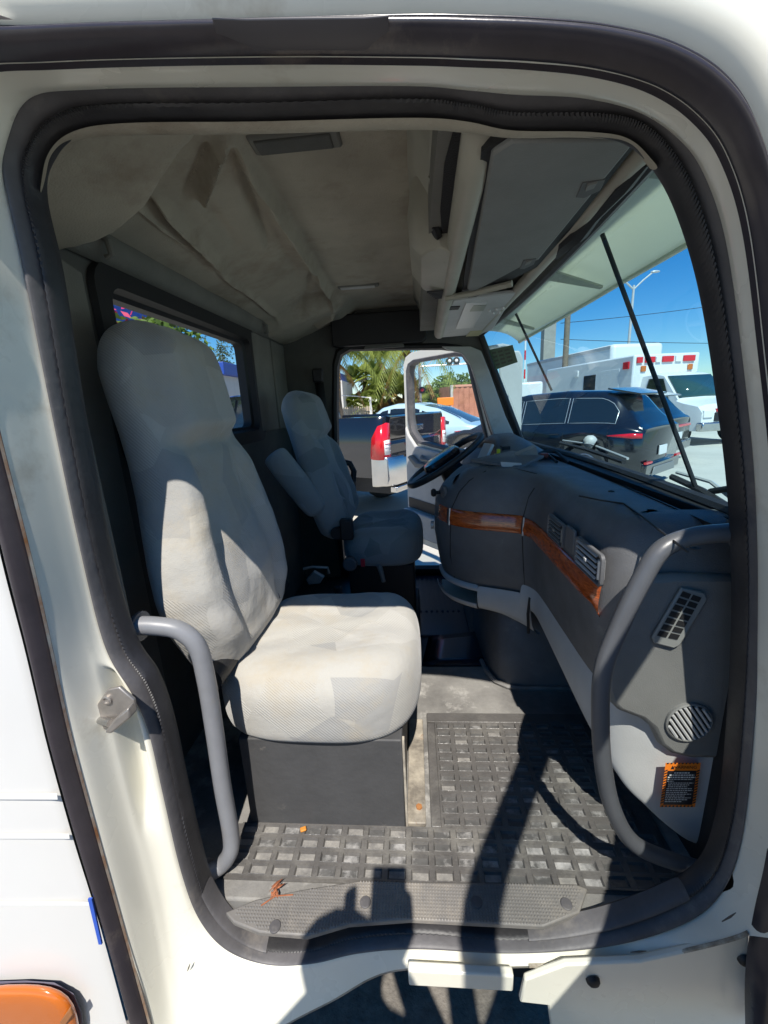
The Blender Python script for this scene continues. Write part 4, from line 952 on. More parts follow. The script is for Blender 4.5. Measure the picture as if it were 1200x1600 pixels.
part('seat_lever', MB().tube([(-.19, 1.225, .36), (-.18, 1.215, .33), (-.17, 1.21, .28)], [.014, .012, .010], 8), m_dash2, parent=dsx)
part('lever_button', MB().box((-.275, 1.205, .36), (-.255, 1.215, .40)), mat('red_button', (.5, .03, .05), .4), parent=dsx, bevel=.002)
part('adjust_knob', MB().lathe((-.33, 1.225, .37), (0, -1, 0), [(.035, -.02), (.035, .01), (.028, .016), (0, .016)], 18), m_dash, parent=dsx)
# folded armrest on the near side
a0 = P(432, 715, y=1.20); a1 = P(492, 792, y=1.20)
ad = (a1 - a0).normalized(); an = V((ad.z, 0, -ad.x)) if False else V((-ad.z, 0, ad.x)); rr = []
for t, s in ((-.10, .25), (-.085, .7), (-.05, .92), (0, 1), (.25, 1.02), (.5, 1.02), (.75, 1), (1.0, .96), (1.08, .8), (1.12, .5), (1.135, .2)):
    c_ = a0 + (a1 - a0) * t; rr.append([c_ + an * (.060 * s * cos(2*pi*k/20)) + V((0, .042 * s * math.copysign(abs(sin(2*pi*k/20)) ** .7, sin(2*pi*k/20)), 0)) for k in range(20)])
part('armrest', MB().loft(rr), m_fab2, parent=dsx, sub=1)
part('armrest', MB().tube([(-.40, 1.76, .50), (-.38, 1.76, .60), (-.36, 1.76, .74), (-.38, 1.76, .785), (-.43, 1.76, .80)], .017, 10), m_black, parent=dsx)
part('belt_buckle', MB().box((-.36, 1.19, .50), (-.30, 1.235, .60), Matrix.Translation((0, 0, 0))), m_black, parent=dsx, bevel=.008)
# seat belt at the far pillar, retractor
part('seat_belt', MB().loft([[V((-.60 + .05 * t, 1.99 - .02 * t, 1.30 - 1.0 * t)), V((-.545 + .05 * t, 1.985 - .02 * t, 1.30 - 1.0 * t))] for t in (0, .2, .4, .6, .8, 1)], False, False, False), m_black, solid=.003)
part('belt_anchor', MB().box((-.605, 1.96, 1.26), (-.54, 2.0, 1.34)), m_rubber_d, bevel=.01)
# things between the seats
tag(mesh_obj('storage_bin', MB().box((-.56, .86, -.045), (-.34, 1.08, .22)), mat('dark_red_plastic', (.16, .012, .02), .4), bevel=.02), 'dark red box standing between the two seats', 'box')
bk = thing('belt_latch', 'metal seat belt latch sticking up between the seats', 'belt latch', (-.33, .9, -.045), world=True)
mesh_obj('latch_stalk', MB().box((-.345, .895, -.04), (-.315, .915, .40)), m_black, parent=bk, bevel=.006)
mesh_obj('latch_plate', MB().prism([P(*p, y=.90) for p in ((478,906),(490,893),(506,902),(500,912),(482,914))], (0, .02, .0)), m_steel, parent=bk, bevel=.003)
mesh_obj('latch_bar', MB().tube([P(474,889,y=.95), P(488,886,y=.95), P(512,887,y=.95), P(514,896,y=.95)], .006, 8), m_steel, parent=bk)
# ---------------------------------------------------------------- steering wheel
sc_ = V((.150, 1.50, .815)); tilt = V((.36, 0, .235)).normalized(); nrm = V((-tilt.z, 0, tilt.x)); yv = V((0, 1, 0)); rad = .215
sw = part('steering_wheel', MB().tube([sc_ + tilt * rad * cos(2*pi*k/40) + yv * rad * sin(2*pi*k/40) for k in range(40)], .0165, 10, closed=True), m_rubber_d)
hub = []
for h, s in ((-.03, .7), (-.01, .95), (.012, 1), (.028, .9), (.036, .6), (.038, .1)):
    hub.append([sc_ + nrm * (h + .005) + tilt * (.105 * s * math.copysign(abs(cos(2*pi*k/24)) ** .7, cos(2*pi*k/24)) - .01) + yv * (.105 * s * math.copysign(abs(sin(2*pi*k/24)) ** .7, sin(2*pi*k/24))) for k in range(24)])
part('hub', MB().loft(hub), mat('gloss_black_hub', (.015, .018, .028), .22, coat=.3), parent=sw)
for an_ in (70, 110, 250, 290):
    d = tilt * -cos(R(an_)) + yv * sin(R(an_))
    part('spoke', MB().tube([sc_ + d * .06 - nrm * .015, sc_ + d * .14 - nrm * .008, sc_ + d * rad], .013, 8, flat=.6), m_rubber_d, parent=sw)
part('spoke', MB().loft([[sc_ - tilt * a_ + yv * b_ + nrm * c_ for b_, c_ in ((-w_, -.01), (w_, -.01), (w_, .008), (-w_, .008))] for a_, w_ in ((.05, .08), (.12, .07), (.205, .055))]), m_rubber_d, parent=sw, bevel=.004)
part('steering_column', MB().tube([sc_ - nrm * .03, sc_ - nrm * .12, sc_ - nrm * .34], [.055, .07, .075], 16), m_black)

# ---------------------------------------------------------------- driver's door, wide open
def door_panel(hx, hy, dirv, yout, prefix, inner_mt, W=1.04, upright=False):
    """dirv: unit vector from hinge to free edge (xy); builds frame, window, panel in that plane. yout: unit normal toward the cab interior side"""
    T = .05
    def D(u, z, t): return V((hx, hy, 0)) + V((dirv[0], dirv[1], 0)) * (u * W) + V((yout[0], yout[1], 0)) * t + V((0, 0, z))
    outer = [(.02, -.05), (.02, .75), (.10, .93), (.27, 1.40), (.33, 1.475), (.42, 1.50), (.9, 1.50), (.97, 1.475), (1.0, 1.42), (1.0, .2), (.98, -.02), (.95, -.08), (.1, -.08)]
    win = [(.13, .80), (.17, .93), (.30, 1.345), (.345, 1.405), (.42, 1.425), (.86, 1.43), (.92, 1.41), (.945, 1.36), (.945, .98), (.92, .88), (.84, .80), (.5, .76), (.2, .75)]
    if upright:
        outer[:6] = [(.0, -.05), (.0, .75), (.01, .93), (.045, 1.40), (.09, 1.475), (.3, 1.50)]
        win[:5] = [(.065, .80), (.07, .93), (.10, 1.345), (.14, 1.405), (.3, 1.425)]
    mb = MB(); n = len(outer)
    f0 = [D(u, z, 0) for u, z in outer]; f1 = [D(u, z, T) for u, z in outer]; w0 = [D(u, z, 0) for u, z in win]; w1 = [D(u, z, T) for u, z in win]
    mb.loft([w0, f0, f1, w1], True, True, False)
    dr = part(prefix + '_door', mb, m_white, bevel=.008)
    part('window_seal', MB().loft([[D(.545 + (u - .545) * k, 1.09 + (z - 1.09) * k, t_) for u, z in win] for k, t_ in ((1.04, T + .001), (1.02, T + .014), (.965, T + .010), (.96, T * .5), (.97, -.002))], True, False, False), m_rubber, parent=dr)
    cw = sum((D(u, z, T * .5) for u, z in win), V((0,0,0))) / n
    part('glass', MB().add([D(u, z, T * .45) for u, z in win], [tuple(range(n))]), m_pane, parent=dr, smooth=False)
    # inner trim card
    card = [(.06, -.02), (.06, .70), (.2, .72), (.5, .73), (.84, .77), (.93, .86), (.965, .93), (.965, .1), (.93, .0)]
    part('trim_card', MB().prism([D(u, z, T + .002) for u, z in card], V((yout[0], yout[1], 0)) * (.012 if upright else .035)), inner_mt, parent=dr, bevel=.004 if upright else .012)
    if upright: return dr
    part('arm_ledge', MB().prism([D(u, z, T + .03) for u, z in ((.15, .58), (.80, .60), (.90, .68), (.86, .70), (.78, .65), (.15, .63))], V((yout[0], yout[1], 0)) * .05), m_dash2, parent=dr, bevel=.012)
    part('speaker_ring', MB().lathe(D(.80, .52, T + .036), (yout[0], yout[1], 0), [(.07, 0), (.068, .008), (.055, .010), (.05, .004), (0, .004)], 24), inner_mt, parent=dr)
    part('door_pull', MB().tube([D(.5, .66, T + .04), D(.55, .67, T + .08), D(.7, .68, T + .085), D(.76, .69, T + .04)], .014, 10), m_dash2, parent=dr)
    part('pocket', MB().prism([D(u, z, T + .034) for u, z in ((.1, .02), (.9, .02), (.945, .10), (.945, .24), (.1, .20))], V((yout[0], yout[1], 0)) * .065), m_lgrey, parent=dr, bevel=.012)
    part('pocket_opening', MB().prism([D(u, z, T + .0395) for u, z in ((.12, .205), (.935, .245), (.935, .33), (.12, .30))], V((yout[0], yout[1], 0)) * .004), m_black, parent=dr)
    part('pocket_bolt', MB().lathe(D(.86, .12, T + .099), (yout[0], yout[1], 0), [(.012, 0), (.012, .003), (0, .003)], 12), m_black, parent=dr)
    return dr
a_ = R(126)
dd = V((cos(a_), sin(a_)))
door_panel(.615, 2.10, dd, (-dd.y, dd.x) if False else (-sin(a_), cos(a_)), 'driver', m_lgrey, W=1.10)
a2 = R(-120); d2 = V((cos(a2), sin(a2)))
door_panel(.71, -.09, d2, (sin(a2) * -1 * -1, -cos(a2)), 'passenger', m_lgrey, upright=True)

# dry sprig, crumb on the floor
lf = MB()
for k in range(9):
    p = P(428 + random.uniform(-10, 10), 1395 + random.uniform(-12, 10), z=.016); d = V((random.uniform(-.012, .03), random.uniform(.0, .03), .004)); q = V((-d.y, d.x, .002)).normalized() * .003
    lf.add([p, p + d * .5 + q, p + d, p + d * .5 - q], [(0, 1, 2, 3)])
lf.tube([P(408, 1415, z=.016), P(430, 1400, z=.02), P(458, 1398, z=.016)], .0012, 5)
tag(mesh_obj('dry_sprig', lf, mat('dry_leaf', (.36, .12, .05), .8, var=.4, vscale=60), solid=.0006), 'reddish dried sprig lying on the floor mat near the sill', 'sprig')
tag(mesh_obj('crumb', MB().box((-.008, -.006, 0), (.008, .006, .006), Matrix.Translation(P(474, 1297, z=.0105)) @ Matrix.Rotation(.4, 4, 'Z')), mat('orange_scrap', (.7, .28, .04), .6, var=.4, vscale=90), bevel=.002), 'small orange scrap on the mat by the seat box', 'scrap')
# ================================================================== OUTSIDE
def OP(px, py, D): return P(px, py, y=D - .643)      # a point D metres ahead of the camera

m_tyre = mat('tyre_rubber', (.025, .025, .026), .8, bump=.3)
m_alloy = mat('alloy_rim', (.45, .45, .46), .3, .8)
m_dkglass = mat('dark_car_glass', (.012, .018, .022), .06, spec=.7, coat=.5)
m_redl = mat('red_lamp_lens', (.62, .01, .02), .2, coat=.6)
m_whl = mat('white_lamp_lens', (.75, .75, .74), .2, coat=.5)
def paint(name, col, rough=.25): return mat(name, col, rough, 0, coat=1.0, var=.04)

def wheel(parent, x, y, r, wd, name='wheel'):
    sgn = 1 if y > 0 else -1
    w_ = mesh_obj(name, MB().lathe((x, y - sgn * wd, 0 + r), (0, sgn, 0), [(r * .62, 0), (r * .93, 0), (r, wd * .12), (r, wd * .85), (r * .94, wd), (r * .66, wd * 1.02), (r * .62, wd * .9)], 28), m_tyre, parent=parent)
    mb = MB().lathe((x, y - sgn * wd, r), (0, sgn, 0), [(r * .64, wd * .3), (r * .64, wd * .98), (r * .58, wd * 1.0), (r * .56, wd * .5), (0, wd * .45)], 28)
    for k in range(5):
        a_ = 2 * pi * k / 5; d = V((cos(a_), 0, sin(a_)))
        mb.tube([V((x, y - sgn * wd * .06, r)) + d * r * .08, V((x, y - sgn * wd * .02, r)) + d * r * .6], [r * .10, r * .07], 6)
    mesh_obj('rim', mb, m_alloy, parent=w_)
    return w_

def car(name, label, cat, loc, heading, pm, L_=4.7, W_=1.9, belt=None, roof=None, wr=.36, base=(.85, 3.65), group=None, lamps=True, hatch=True, zs=1.0, light='bar', glass=None):
    """local axes: x back to front (rear bumper at 0), y to the left; belt: shoulder height along x; roof: greenhouse height along x"""
    glass = glass or m_dkglass
    o = thing(name, label, cat, loc, math.atan2(heading[1], heading[0]), group)
    st = []
    n = 90
    def ring(x):
        zb = interp(belt, x) * zs; zr = max(interp(roof, x) * zs, zb + .012)
        endt = min(1, min(x + .02, L_ - x + .02) / .55); hw = W_ / 2 * (.80 + .20 * sqrt(max(0, 1 - (1 - endt) ** 2)))
        z0 = .26
        for xc in base:
            dx = abs(x - xc); ra = wr * 1.16
            if dx < ra: z0 = max(z0, wr + sqrt(ra * ra - dx * dx))
        z0 = min(z0, zb - .12)
        gh = sstep(.0, .25, zr - zb)
        wt = hw * lerp(.92, .70, gh)
        half = [(0, z0), (hw * .93, z0), (hw * .985, z0 + .05), (hw, lerp(z0, zb, .55)), (hw * .985, zb - .05), (hw * .955, zb), (lerp(hw * .93, wt + .01, .06), lerp(zb, zr, .06) + .004), (wt + .015, lerp(zb, zr, .86)), (wt * .93, lerp(zb, zr, .965)), (wt * .6, zr + .008), (0, zr + .014)]
        return half
    xs_ = sorted(set([0, .03, .1] + [L_ * k / n for k in range(n + 1)] + [L_ - .1, L_ - .03]))
    rings = []
    for x in xs_:
        h = ring(x); rings.append([V((x, y, z)) for y, z in h] + [V((x, -y, z)) for y, z in reversed(h[1:-1])])
    body = mesh_obj('body', MB().loft(rings), pm, parent=o, angle=50)
    mesh_obj('underbody', MB().box((.15, -W_ * .42, .2), (L_ - .15, W_ * .42, .62)), m_black, parent=o, smooth=False)
    # windows laid on the greenhouse
    gx = [x for x in xs_ if interp(roof, x) * zs - interp(belt, x) * zs > .10]
    x0, x1 = gx[0], gx[-1]
    def side_pt(x, t, sg):
        h = ring(x); a_, b_ = h[6], h[7]; y, z = lerp(a_[0], b_[0], t), lerp(a_[1], b_[1], t); return V((x, sg * (y + .006), z + .002))
    edges = [x0 + .28, x0 + (x1 - x0) * .36, x0 + (x1 - x0) * .66, x1 - .25]
    for sg in (1, -1):
        for k in range(3):
            a_, b_ = edges[k] + .03, edges[k + 1] - .03
            rows = []
            for i in range(9):
                x = lerp(a_, b_, i / 8); top = min(.93, max(.2, (interp(roof, x) - interp(belt, x)) / .62 * 1.05 - .02)); rows.append([side_pt(x, .06, sg), side_pt(x, min(.93, top), sg)])
            wn = mesh_obj('window', MB().loft(rows, False, False, False), glass, parent=o)
            mesh_obj('window_trim', MB().tube([r_[0] for r_ in rows] + [r_[1] for r_ in reversed(rows)], .0045, 4, closed=True), m_silver, parent=wn)
        for k in (0, 1, 2):
            xg = edges[k] + (.02 if k else .12)
            def bp2(x, q): 
                h = ring(x); zz = lerp(.42, interp(belt, x) * zs - .02, q); 
                pts_ = sorted([(p_[1], p_[0]) for p_ in h[1:6]]); return V((x, sg * (interp(pts_, zz) + .002), zz))
            mesh_obj('door_gap', MB().tube([bp2(xg, q / 6) for q in range(1, 7)], .006, 4), m_black, parent=o)
            if k: mesh_obj('door_handle', MB().box((xg + .08, sg * (W_ / 2 + .0), interp(belt, xg) * zs - .14), (xg + .26, sg * (W_ / 2 + .03), interp(belt, xg) * zs - .11)), pm, parent=o, bevel=.008)
    def top_pt(x, u):
        h = ring(x); y = h[9][0] * u * 1.35; return V((x, y, h[9][1] + .012 - .02 * u * u))
    xr = [x for x in xs_ if x < L_ * .5 and interp(roof, x) - interp(belt, x) > .03]
    top_r = max(p[1] for p in roof) * zs
    re = [x for x in xr if interp(roof, x) * zs < top_r * .965]
    if len(re) > 2: mesh_obj('rear_screen', MB().loft([[top_pt(x, u) for u in (-1, -.5, 0, .5, 1)] for x in re], False, False, False), glass, parent=o)
    fe = [x for x in xs_ if x > L_ * .5 and interp(roof, x) * zs < top_r * .97 and interp(roof, x) - interp(belt, x) > .03]
    if len(fe) > 2: mesh_obj('windscreen', MB().loft([[top_pt(x, u) for u in (-1, -.5, 0, .5, 1)] for x in fe], False, False, False), glass, parent=o)
    for xc in base:
        for sg in (1, -1): wheel(o, xc, sg * (W_ / 2 - .02), wr, .24)
    for sg in (1, -1):
        zb = interp(belt, .3) * zs
        def lp(x, dz, o_=.008):
            h = ring(x); return V((x, sg * (h[3][0] + o_), zb + dz))
        mesh_obj('tail_lamp', MB().loft([[lp(.02, -.20), lp(.02, -.12)], [lp(.15, -.20), lp(.15, -.11)], [lp(.35, -.18), lp(.35, -.13)], [lp(.55, -.165), lp(.55, -.15)]], False, False, False), m_redl, parent=o, solid=.02)
        mesh_obj('head_lamp', MB().prism([(L_ - .02, sg * W_ * .26, .62), (L_ - .10, sg * W_ * .42, .64), (L_ - .12, sg * W_ * .42, .75), (L_ - .02, sg * W_ * .26, .72)], (.05, 0, 0)), m_whl, parent=o, bevel=.01)
        mesh_obj('wing_mirror', MB().ball((x1 - .55, sg * (W_ / 2 + .06), interp(belt, x1 - .6) * zs + .1), (.07, .10, .08)), pm, parent=o)
    zb = interp(belt, .05) * zs
    if light != 'none': mesh_obj('tail_bar', MB().box((-.035, -W_ * .40, zb - .20), (.02, W_ * .40, zb - .135)), m_redl if light == 'bar' else m_black, parent=o, bevel=.01)
    mesh_obj('number_plate', MB().box((-.045, -.17, zb - .48), (-.02, .17, zb - .31)), m_whl, parent=o, bevel=.005)
    mesh_obj('rear_bumper', MB().prism([(-.06, -W_ * .42, .28), (-.06, W_ * .42, .28), (-.075, W_ * .42, .50), (-.075, -W_ * .42, .50)], (.12, 0, 0)), m_black if cat == 'car' else pm, parent=o, bevel=.03)
    return o
SUVB = [(0, 1.02), (.3, 1.10), (1.5, 1.08), (3.3, 1.02), (3.9, 1.0), (4.5, .86), (4.75, .70)]
SUVR = [(0, 1.05), (.12, 1.12), (.55, 1.60), (.8, 1.69), (1.6, 1.73), (2.5, 1.70), (2.8, 1.62), (3.65, 1.04), (4.75, .7)]
SEDB = [(0, 1.02), (.35, 1.06), (1.4, 1.02), (3.2, .98), (3.9, .92), (4.5, .80), (4.75, .62)]
SEDR = [(0, 1.03), (.25, 1.08), (1.15, 1.46), (1.8, 1.60), (2.4, 1.61), (2.8, 1.54), (3.7, 1.0), (4.75, .6)]
m_pblack = paint('gloss_black_paint', (.008, .010, .014), .18)
m_pgrey = paint('dark_grey_paint', (.022, .026, .030), .25)
m_pice = paint('ice_blue_paint', (.42, .60, .68), .3)
m_pnavy = paint('navy_paint', (.01, .018, .05), .2)
m_pwhite = mat('white_vehicle_paint', (.72, .73, .72), .35, coat=.4, var=.05)

def at(px, D, dz=0):
    p = OP(px, 700, D); return V((p.x, p.y, GZ))
hs_ = V((-.68, .733, 0)).normalized(); rs_ = V((hs_.y, -hs_.x, 0))
c1_ = at(1000, 7.35) + rs_ * .97
s1 = car('sport_utility', 'gloss black SUV with a sloping tailgate parked nearest beyond the windscreen', 'SUV', c1_, hs_, m_pblack, 4.65, 1.95, SUVB, SUVR, .40, (.95, 3.75), zs=1.04, light='none')
mesh_obj('roof_spoiler', MB().prism([(.20, -.60, 1.66), (.20, .60, 1.66), (.75, .64, 1.785), (.75, -.64, 1.785)], (0, 0, .03)), m_pblack, parent=s1, bevel=.01)
for sg in (1, -1): mesh_obj('reflector', MB().box((-.085, sg * .72 - .13, .50), (-.04, sg * .72 + .13, .535)), m_redl, parent=s1)
mesh_obj('skid_plate', MB().prism([(-.085, -.55, .27), (-.085, .55, .27), (-.09, .48, .42), (-.09, -.48, .42)], (.02, 0, 0)), mat('grey_skid_plate', (.2, .2, .2), .4), parent=s1, bevel=.01)
c2_ = c1_ + rs_ * 3.35 + hs_ * .75
s2 = car('sport_utility', 'dark grey SUV with a full-width red light bar behind the gloss black one', 'SUV', c2_, hs_, m_pgrey, 4.6, 1.9, SUVB, SUVR, .37, (.95, 3.7), zs=1.0)
mesh_obj('roof_spoiler', MB().prism([(.20, -.60, 1.58), (.20, .60, 1.58), (.75, .64, 1.70), (.75, -.64, 1.70)], (0, 0, .03)), m_pgrey, parent=s2, bevel=.01)
hh = V((-.90, .43, 0)); rr_ = V((.43, .90, 0))
sd = car('sedan', 'pale ice blue fastback car parked behind the black pickup', 'car', at(752, 11.0) + rr_ * .5, hh, m_pice, 4.8, 1.95, SEDB, SEDR, .38, (1.0, 3.8), zs=1.08, light='dark')
wc = car('sedan', 'white car whose roof shows above the pickup bed', 'car', at(560, 17) , V((.95, .3, 0)), m_pwhite, 4.7, 1.85, SEDB, SEDR, .36, (1.0, 3.75), zs=1.0)

# black pickup: local x toward its front, tailgate at x = 0
ph = V((-.87, .49, 0)).normalized(); pr = V((ph.y, -ph.x, 0))
pk = thing('pickup_truck', 'black pickup truck with chrome bumper and large red tail lamp', 'pickup', V((-.46, 5.02, GZ)) + pr * 1.0, math.atan2(ph.y, ph.x))
H = 1.56
for sg, nm in ((1, 'bed_side'), (-1, 'bed_side')):
    y = sg * 1.0
    rr = []
    for x in [0, .03, .1] + [.25 + .07 * k for k in range(28)]:
        z0 = .72; dx = abs(x - 1.25)
        if dx < .52: z0 = max(z0, .42 + sqrt(.52 ** 2 - dx * dx))
        b_ = .06 * (1 - min(1, x / .1)) ** 2
        rr.append([V((x, sg * (.90), z0)), V((x, sg * (.97 - b_), z0)), V((x, sg * (1.0 - b_), (z0 + H) / 2)), V((x, sg * (.985 - b_), H - .05)), V((x, sg * (.95 - b_), H)), V((x, sg * .88, H + .005)), V((x, sg * .86, H - .04)), V((x, sg * .86, .8))])
    mesh_obj(nm, MB().loft(rr, True), m_pblack, parent=pk)
mesh_obj('bed_floor', MB().box((.02, -.88, .74), (2.2, .88, .82)), m_black, parent=pk, smooth=False)
tg = mesh_obj('tailgate', MB().prism([(-.02, -.80, .80), (-.03, -.80, 1.18), (.0, -.80, 1.22), (-.03, -.80, 1.28), (-.035, -.80, H - .06), (-.055, -.80, H - .01), (.03, -.80, H + .01), (.06, -.80, .80)], (0, 1.60, 0)), m_pblack, parent=pk, bevel=.008)
mesh_obj('tailgate_handle', MB().box((-.055, -.14, H - .24), (-.03, .14, H - .15)), m_chrome, parent=tg, bevel=.015)
mesh_obj('gate_badge', MB().box((-.045, .50, .90), (-.02, .72, .945)), m_silver, parent=tg, bevel=.006)
for sg in (1, -1):
    q = [(-.012, .80, 1.0), (-.012, .80, 1.44), (-.02, .985, 1.40), (.03, 1.008, 1.33), (.11, 1.012, 1.02), (.0, 1.0, .985)]
    tl_ = mesh_obj('tail_lamp', MB().loft([[V((x - .03, sg * .815, z)) for x, z in ((0, 1.01), (0, 1.47))], [V((-.035, sg * .90, z)) for z in (.995, 1.48)], [V((-.025, sg * .975, z)) for z in (.985, 1.46)], [V((.03, sg * 1.012, z)) for z in (.985, 1.44)], [V((.13, sg * 1.014, z)) for z in (.99, 1.28)], [V((.16, sg * 1.012, z)) for z in (1.0, 1.06)]], False, False, False), m_redl, parent=pk, solid=.02)
    rv_ = mesh_obj('reverse_lamp', MB().loft([[V((-.044, sg * .835, z)) for z in (1.05, 1.25)], [V((-.05, sg * .90, z)) for z in (1.05, 1.25)], [V((-.038, sg * .968, z)) for z in (1.05, 1.24)]], False, False, False), m_whl, parent=tl_, solid=.012)
    for zz in (1.10, 1.15, 1.20): mesh_obj('lamp_bar', MB().tube([(-.056, sg * .84, zz), (-.063, sg * .90, zz), (-.05, sg * .963, zz)], .004, 5), m_redl if zz == 1.2 else m_silver, parent=tl_)
bp_ = mesh_obj('chrome_bumper', MB().loft([[V((x + dx, y, z)) for x, z in ((-.16, .62), (-.19, .72), (-.18, .98), (-.15, 1.02), (-.04, 1.02), (-.04, .60))] for y, dx in ((-1.0, .22), (-.97, .1), (-.85, .02), (0, 0), (.85, .02), (.97, .1), (1.0, .22))]), m_chrome, parent=pk, bevel=.01)
mesh_obj('step_pad', MB().box((-.20, -.62, 1.015), (-.03, .62, 1.035)), m_black, parent=bp_, bevel=.006)
mesh_obj('number_plate', MB().box((-.205, -.16, .72), (-.19, .16, .87)), m_whl, parent=bp_, bevel=.005)
mesh_obj('hitch', MB().tube([(-.28, 0, .52), (-.1, 0, .52), (.1, 0, .55)], .035, 8), m_steel, parent=pk)
mesh_obj('bumper_valance', MB().box((-.17, -.9, .52), (-.06, .9, .60)), m_chrome, parent=pk, bevel=.01)
mesh_obj('chassis', MB().box((.05, -.7, .45), (5.4, .7, .74)), m_black, parent=pk, smooth=False)
mesh_obj('spare_wheel', MB().lathe((.55, 0, .52), (0, 0, -1), [(.36, -.1), (.38, 0), (.36, .1), (.2, .1), (0, .06)], 24), m_tyre, parent=pk)
cabp = []
for x, zb, zr in ((2.22, 1.5, 1.52), (2.25, 1.5, 1.95), (2.6, 1.5, 2.02), (3.4, 1.5, 2.02), (3.7, 1.48, 1.95), (4.4, 1.42, 1.46), (5.6, 1.32, 1.36), (5.8, 1.1, 1.12)):
    k = .78 if zr - zb > .2 else .9
    h = [(0, .5), (.98, .5), (1.0, 1.0), (.97, zb), (k, zr - .03), (k * .8, zr), (0, zr + .01)]
    cabp.append([V((x, y, z)) for y, z in h] + [V((x, -y, z)) for y, z in reversed(h[1:-1])])
mesh_obj('cab', MB().loft(cabp), m_pblack, parent=pk)
for sg in (1, -1):
    for a_, b_ in ((2.4, 3.05), (3.12, 3.85)):
        mesh_obj('window', MB().prism([(a_, sg * .945, 1.54), (b_, sg * .945, 1.53), (b_ - .15 * (b_ > 3.5), sg * .815, 1.92), (a_, sg * .815, 1.94)], (0, sg * .02, 0)), m_dkglass, parent=pk)
    for xc in (1.25, 4.85): wheel(pk, xc, sg * .98, .42, .28)
mesh_obj('rear_screen', MB().prism([(2.235, -.68, 1.56), (2.235, .68, 1.56), (2.235, .62, 1.90), (2.235, -.62, 1.90)], (-.012, 0, 0)), m_dkglass, parent=pk)

# ambulance facing the camera, and the lorry and trailer behind it
ah = V((.21, -.978, 0)).normalized(); al = V((-ah.y, ah.x, 0))
fl = at(978, 16.2); AW = 2.62
am = thing('ambulance', 'white ambulance with red and amber lamps above its cab', 'ambulance', fl + al * (AW / 2), math.atan2(ah.y, ah.x))
def abox(name, a, b, mt, par=am, bv=.03): return mesh_obj(name, MB().box(a, b), mt, parent=par, bevel=bv)
bx = abox('box_body', (-6.0, -AW/2, .55), (0, AW/2, 3.02), m_pwhite, bv=.06)
mesh_obj('side_window', MB().box((-2.9, -AW/2 - .012, 1.9), (-2.1, -AW/2 + .01, 2.5)), m_dkglass, parent=bx, bevel=.01)
mesh_obj('side_door', MB().box((-1.8, -AW/2 - .010, .7), (-.7, -AW/2 + .01, 2.6)), m_pwhite, parent=bx, bevel=.008)
mesh_obj('stripe', MB().box((-5.9, -AW/2 - .006, 1.2), (-.05, -AW/2 + .01, 1.42)), mat('blue_stripe', (.03, .10, .35), .4), parent=bx)
for sg in (1, -1):
    mesh_obj('corner_lamp', MB().box((-.5, sg * (AW/2 + .0), 2.55), (-.2, sg * (AW/2 + .05), 2.8)), m_redl, parent=bx, bevel=.01)
    mesh_obj('amber_lamp', MB().box((0, sg * (AW/2 - .38) - .1, 2.42), (.05, sg * (AW/2 - .38) + .1, 2.62)), m_amber, parent=bx, bevel=.02)
    mesh_obj('scene_lamp', MB().box((-3.6, sg * (AW/2), 2.5), (-3.3, sg * (AW/2 + .04), 2.75)), m_whl, parent=bx, bevel=.01)
for k, (y0, y1, mt) in enumerate(((-1.08, -.62, m_redl), (-.55, -.30, m_whl), (-.22, .22, m_redl), (.28, .48, m_whl), (.52, .90, m_redl), (1.0, 1.22, m_redl))):
    mesh_obj('beacon', MB().box((0, -y1, 2.72), (.06, -y0, 2.92)), mt, parent=bx, bevel=.012)
cb = []
for x, z, wd, wt in ((.01, 2.28, 1.05, .9), (.6, 2.32, 1.05, .9), (.95, 2.24, 1.05, .88), (1.75, 1.45, 1.05, .98), (2.0, 1.36, 1.03, .95), (2.55, 1.25, 1.0, .9), (2.7, 1.05, .96, .86)):
    h = [(0, .45), (wd, .45), (wd + .02, .95), (wd, min(1.38, z - .06)), (wt, z - .04), (wt * .8, z), (0, z + .03)]
    cb.append([V((x, y, z_)) for y, z_ in h] + [V((x, -y, z_)) for y, z_ in reversed(h[1:-1])])
cb_ = mesh_obj('cab', MB().loft(cb), m_pwhite, parent=am, bevel=.0)
mesh_obj('windscreen', MB().loft([[V((x, y, z)) for y in (-wt, 0, wt)] for x, z, wt in ((1.02, 2.19, .80), (1.4, 1.82, .86), (1.74, 1.49, .92))], False, False, False), mat('green_screen', (.03, .07, .065), .08, coat=.6), parent=am, solid=.03)
for sg in (1, -1):
    mesh_obj('cab_window', MB().prism([(.35, sg * 1.055, 1.45), (1.45, sg * 1.055, 1.45), (1.0, sg * .93, 2.12), (.35, sg * .93, 2.15)], (0, sg * .02, 0)), m_dkglass, parent=am)
    mesh_obj('head_lamp', MB().box((2.62, sg * .78 - .16, .85), (2.74, sg * .78 + .16, 1.08)), m_whl, parent=am, bevel=.02)
    mesh_obj('grille_lamp', MB().box((2.66, sg * .42 - .09, 1.02), (2.74, sg * .42 + .09, 1.12)), m_redl, parent=am, bevel=.01)
    for xc in (-4.4, 1.9): wheel(am, xc, sg * 1.12, .40, .28)
mesh_obj('front_bumper', MB().box((2.6, -1.05, .45), (2.85, 1.05, .72)), m_chrome, parent=am, bevel=.04)
mesh_obj('grille', MB().box((2.64, -.55, .74), (2.73, .55, 1.0)), m_black, parent=am, bevel=.01)
mesh_obj('star_emblem', MB().prism([V((2.35 , .0, 1.315)) + V((.12 * cos(2*pi*k/12) * (1 if k % 2 else .45), .12 * sin(2*pi*k/12) * (1 if k % 2 else .45), -.02 * cos(2*pi*k/12))) for k in range(12)], (0, 0, .02)), mat('blue_emblem', (.02, .16, .6), .4), parent=am)

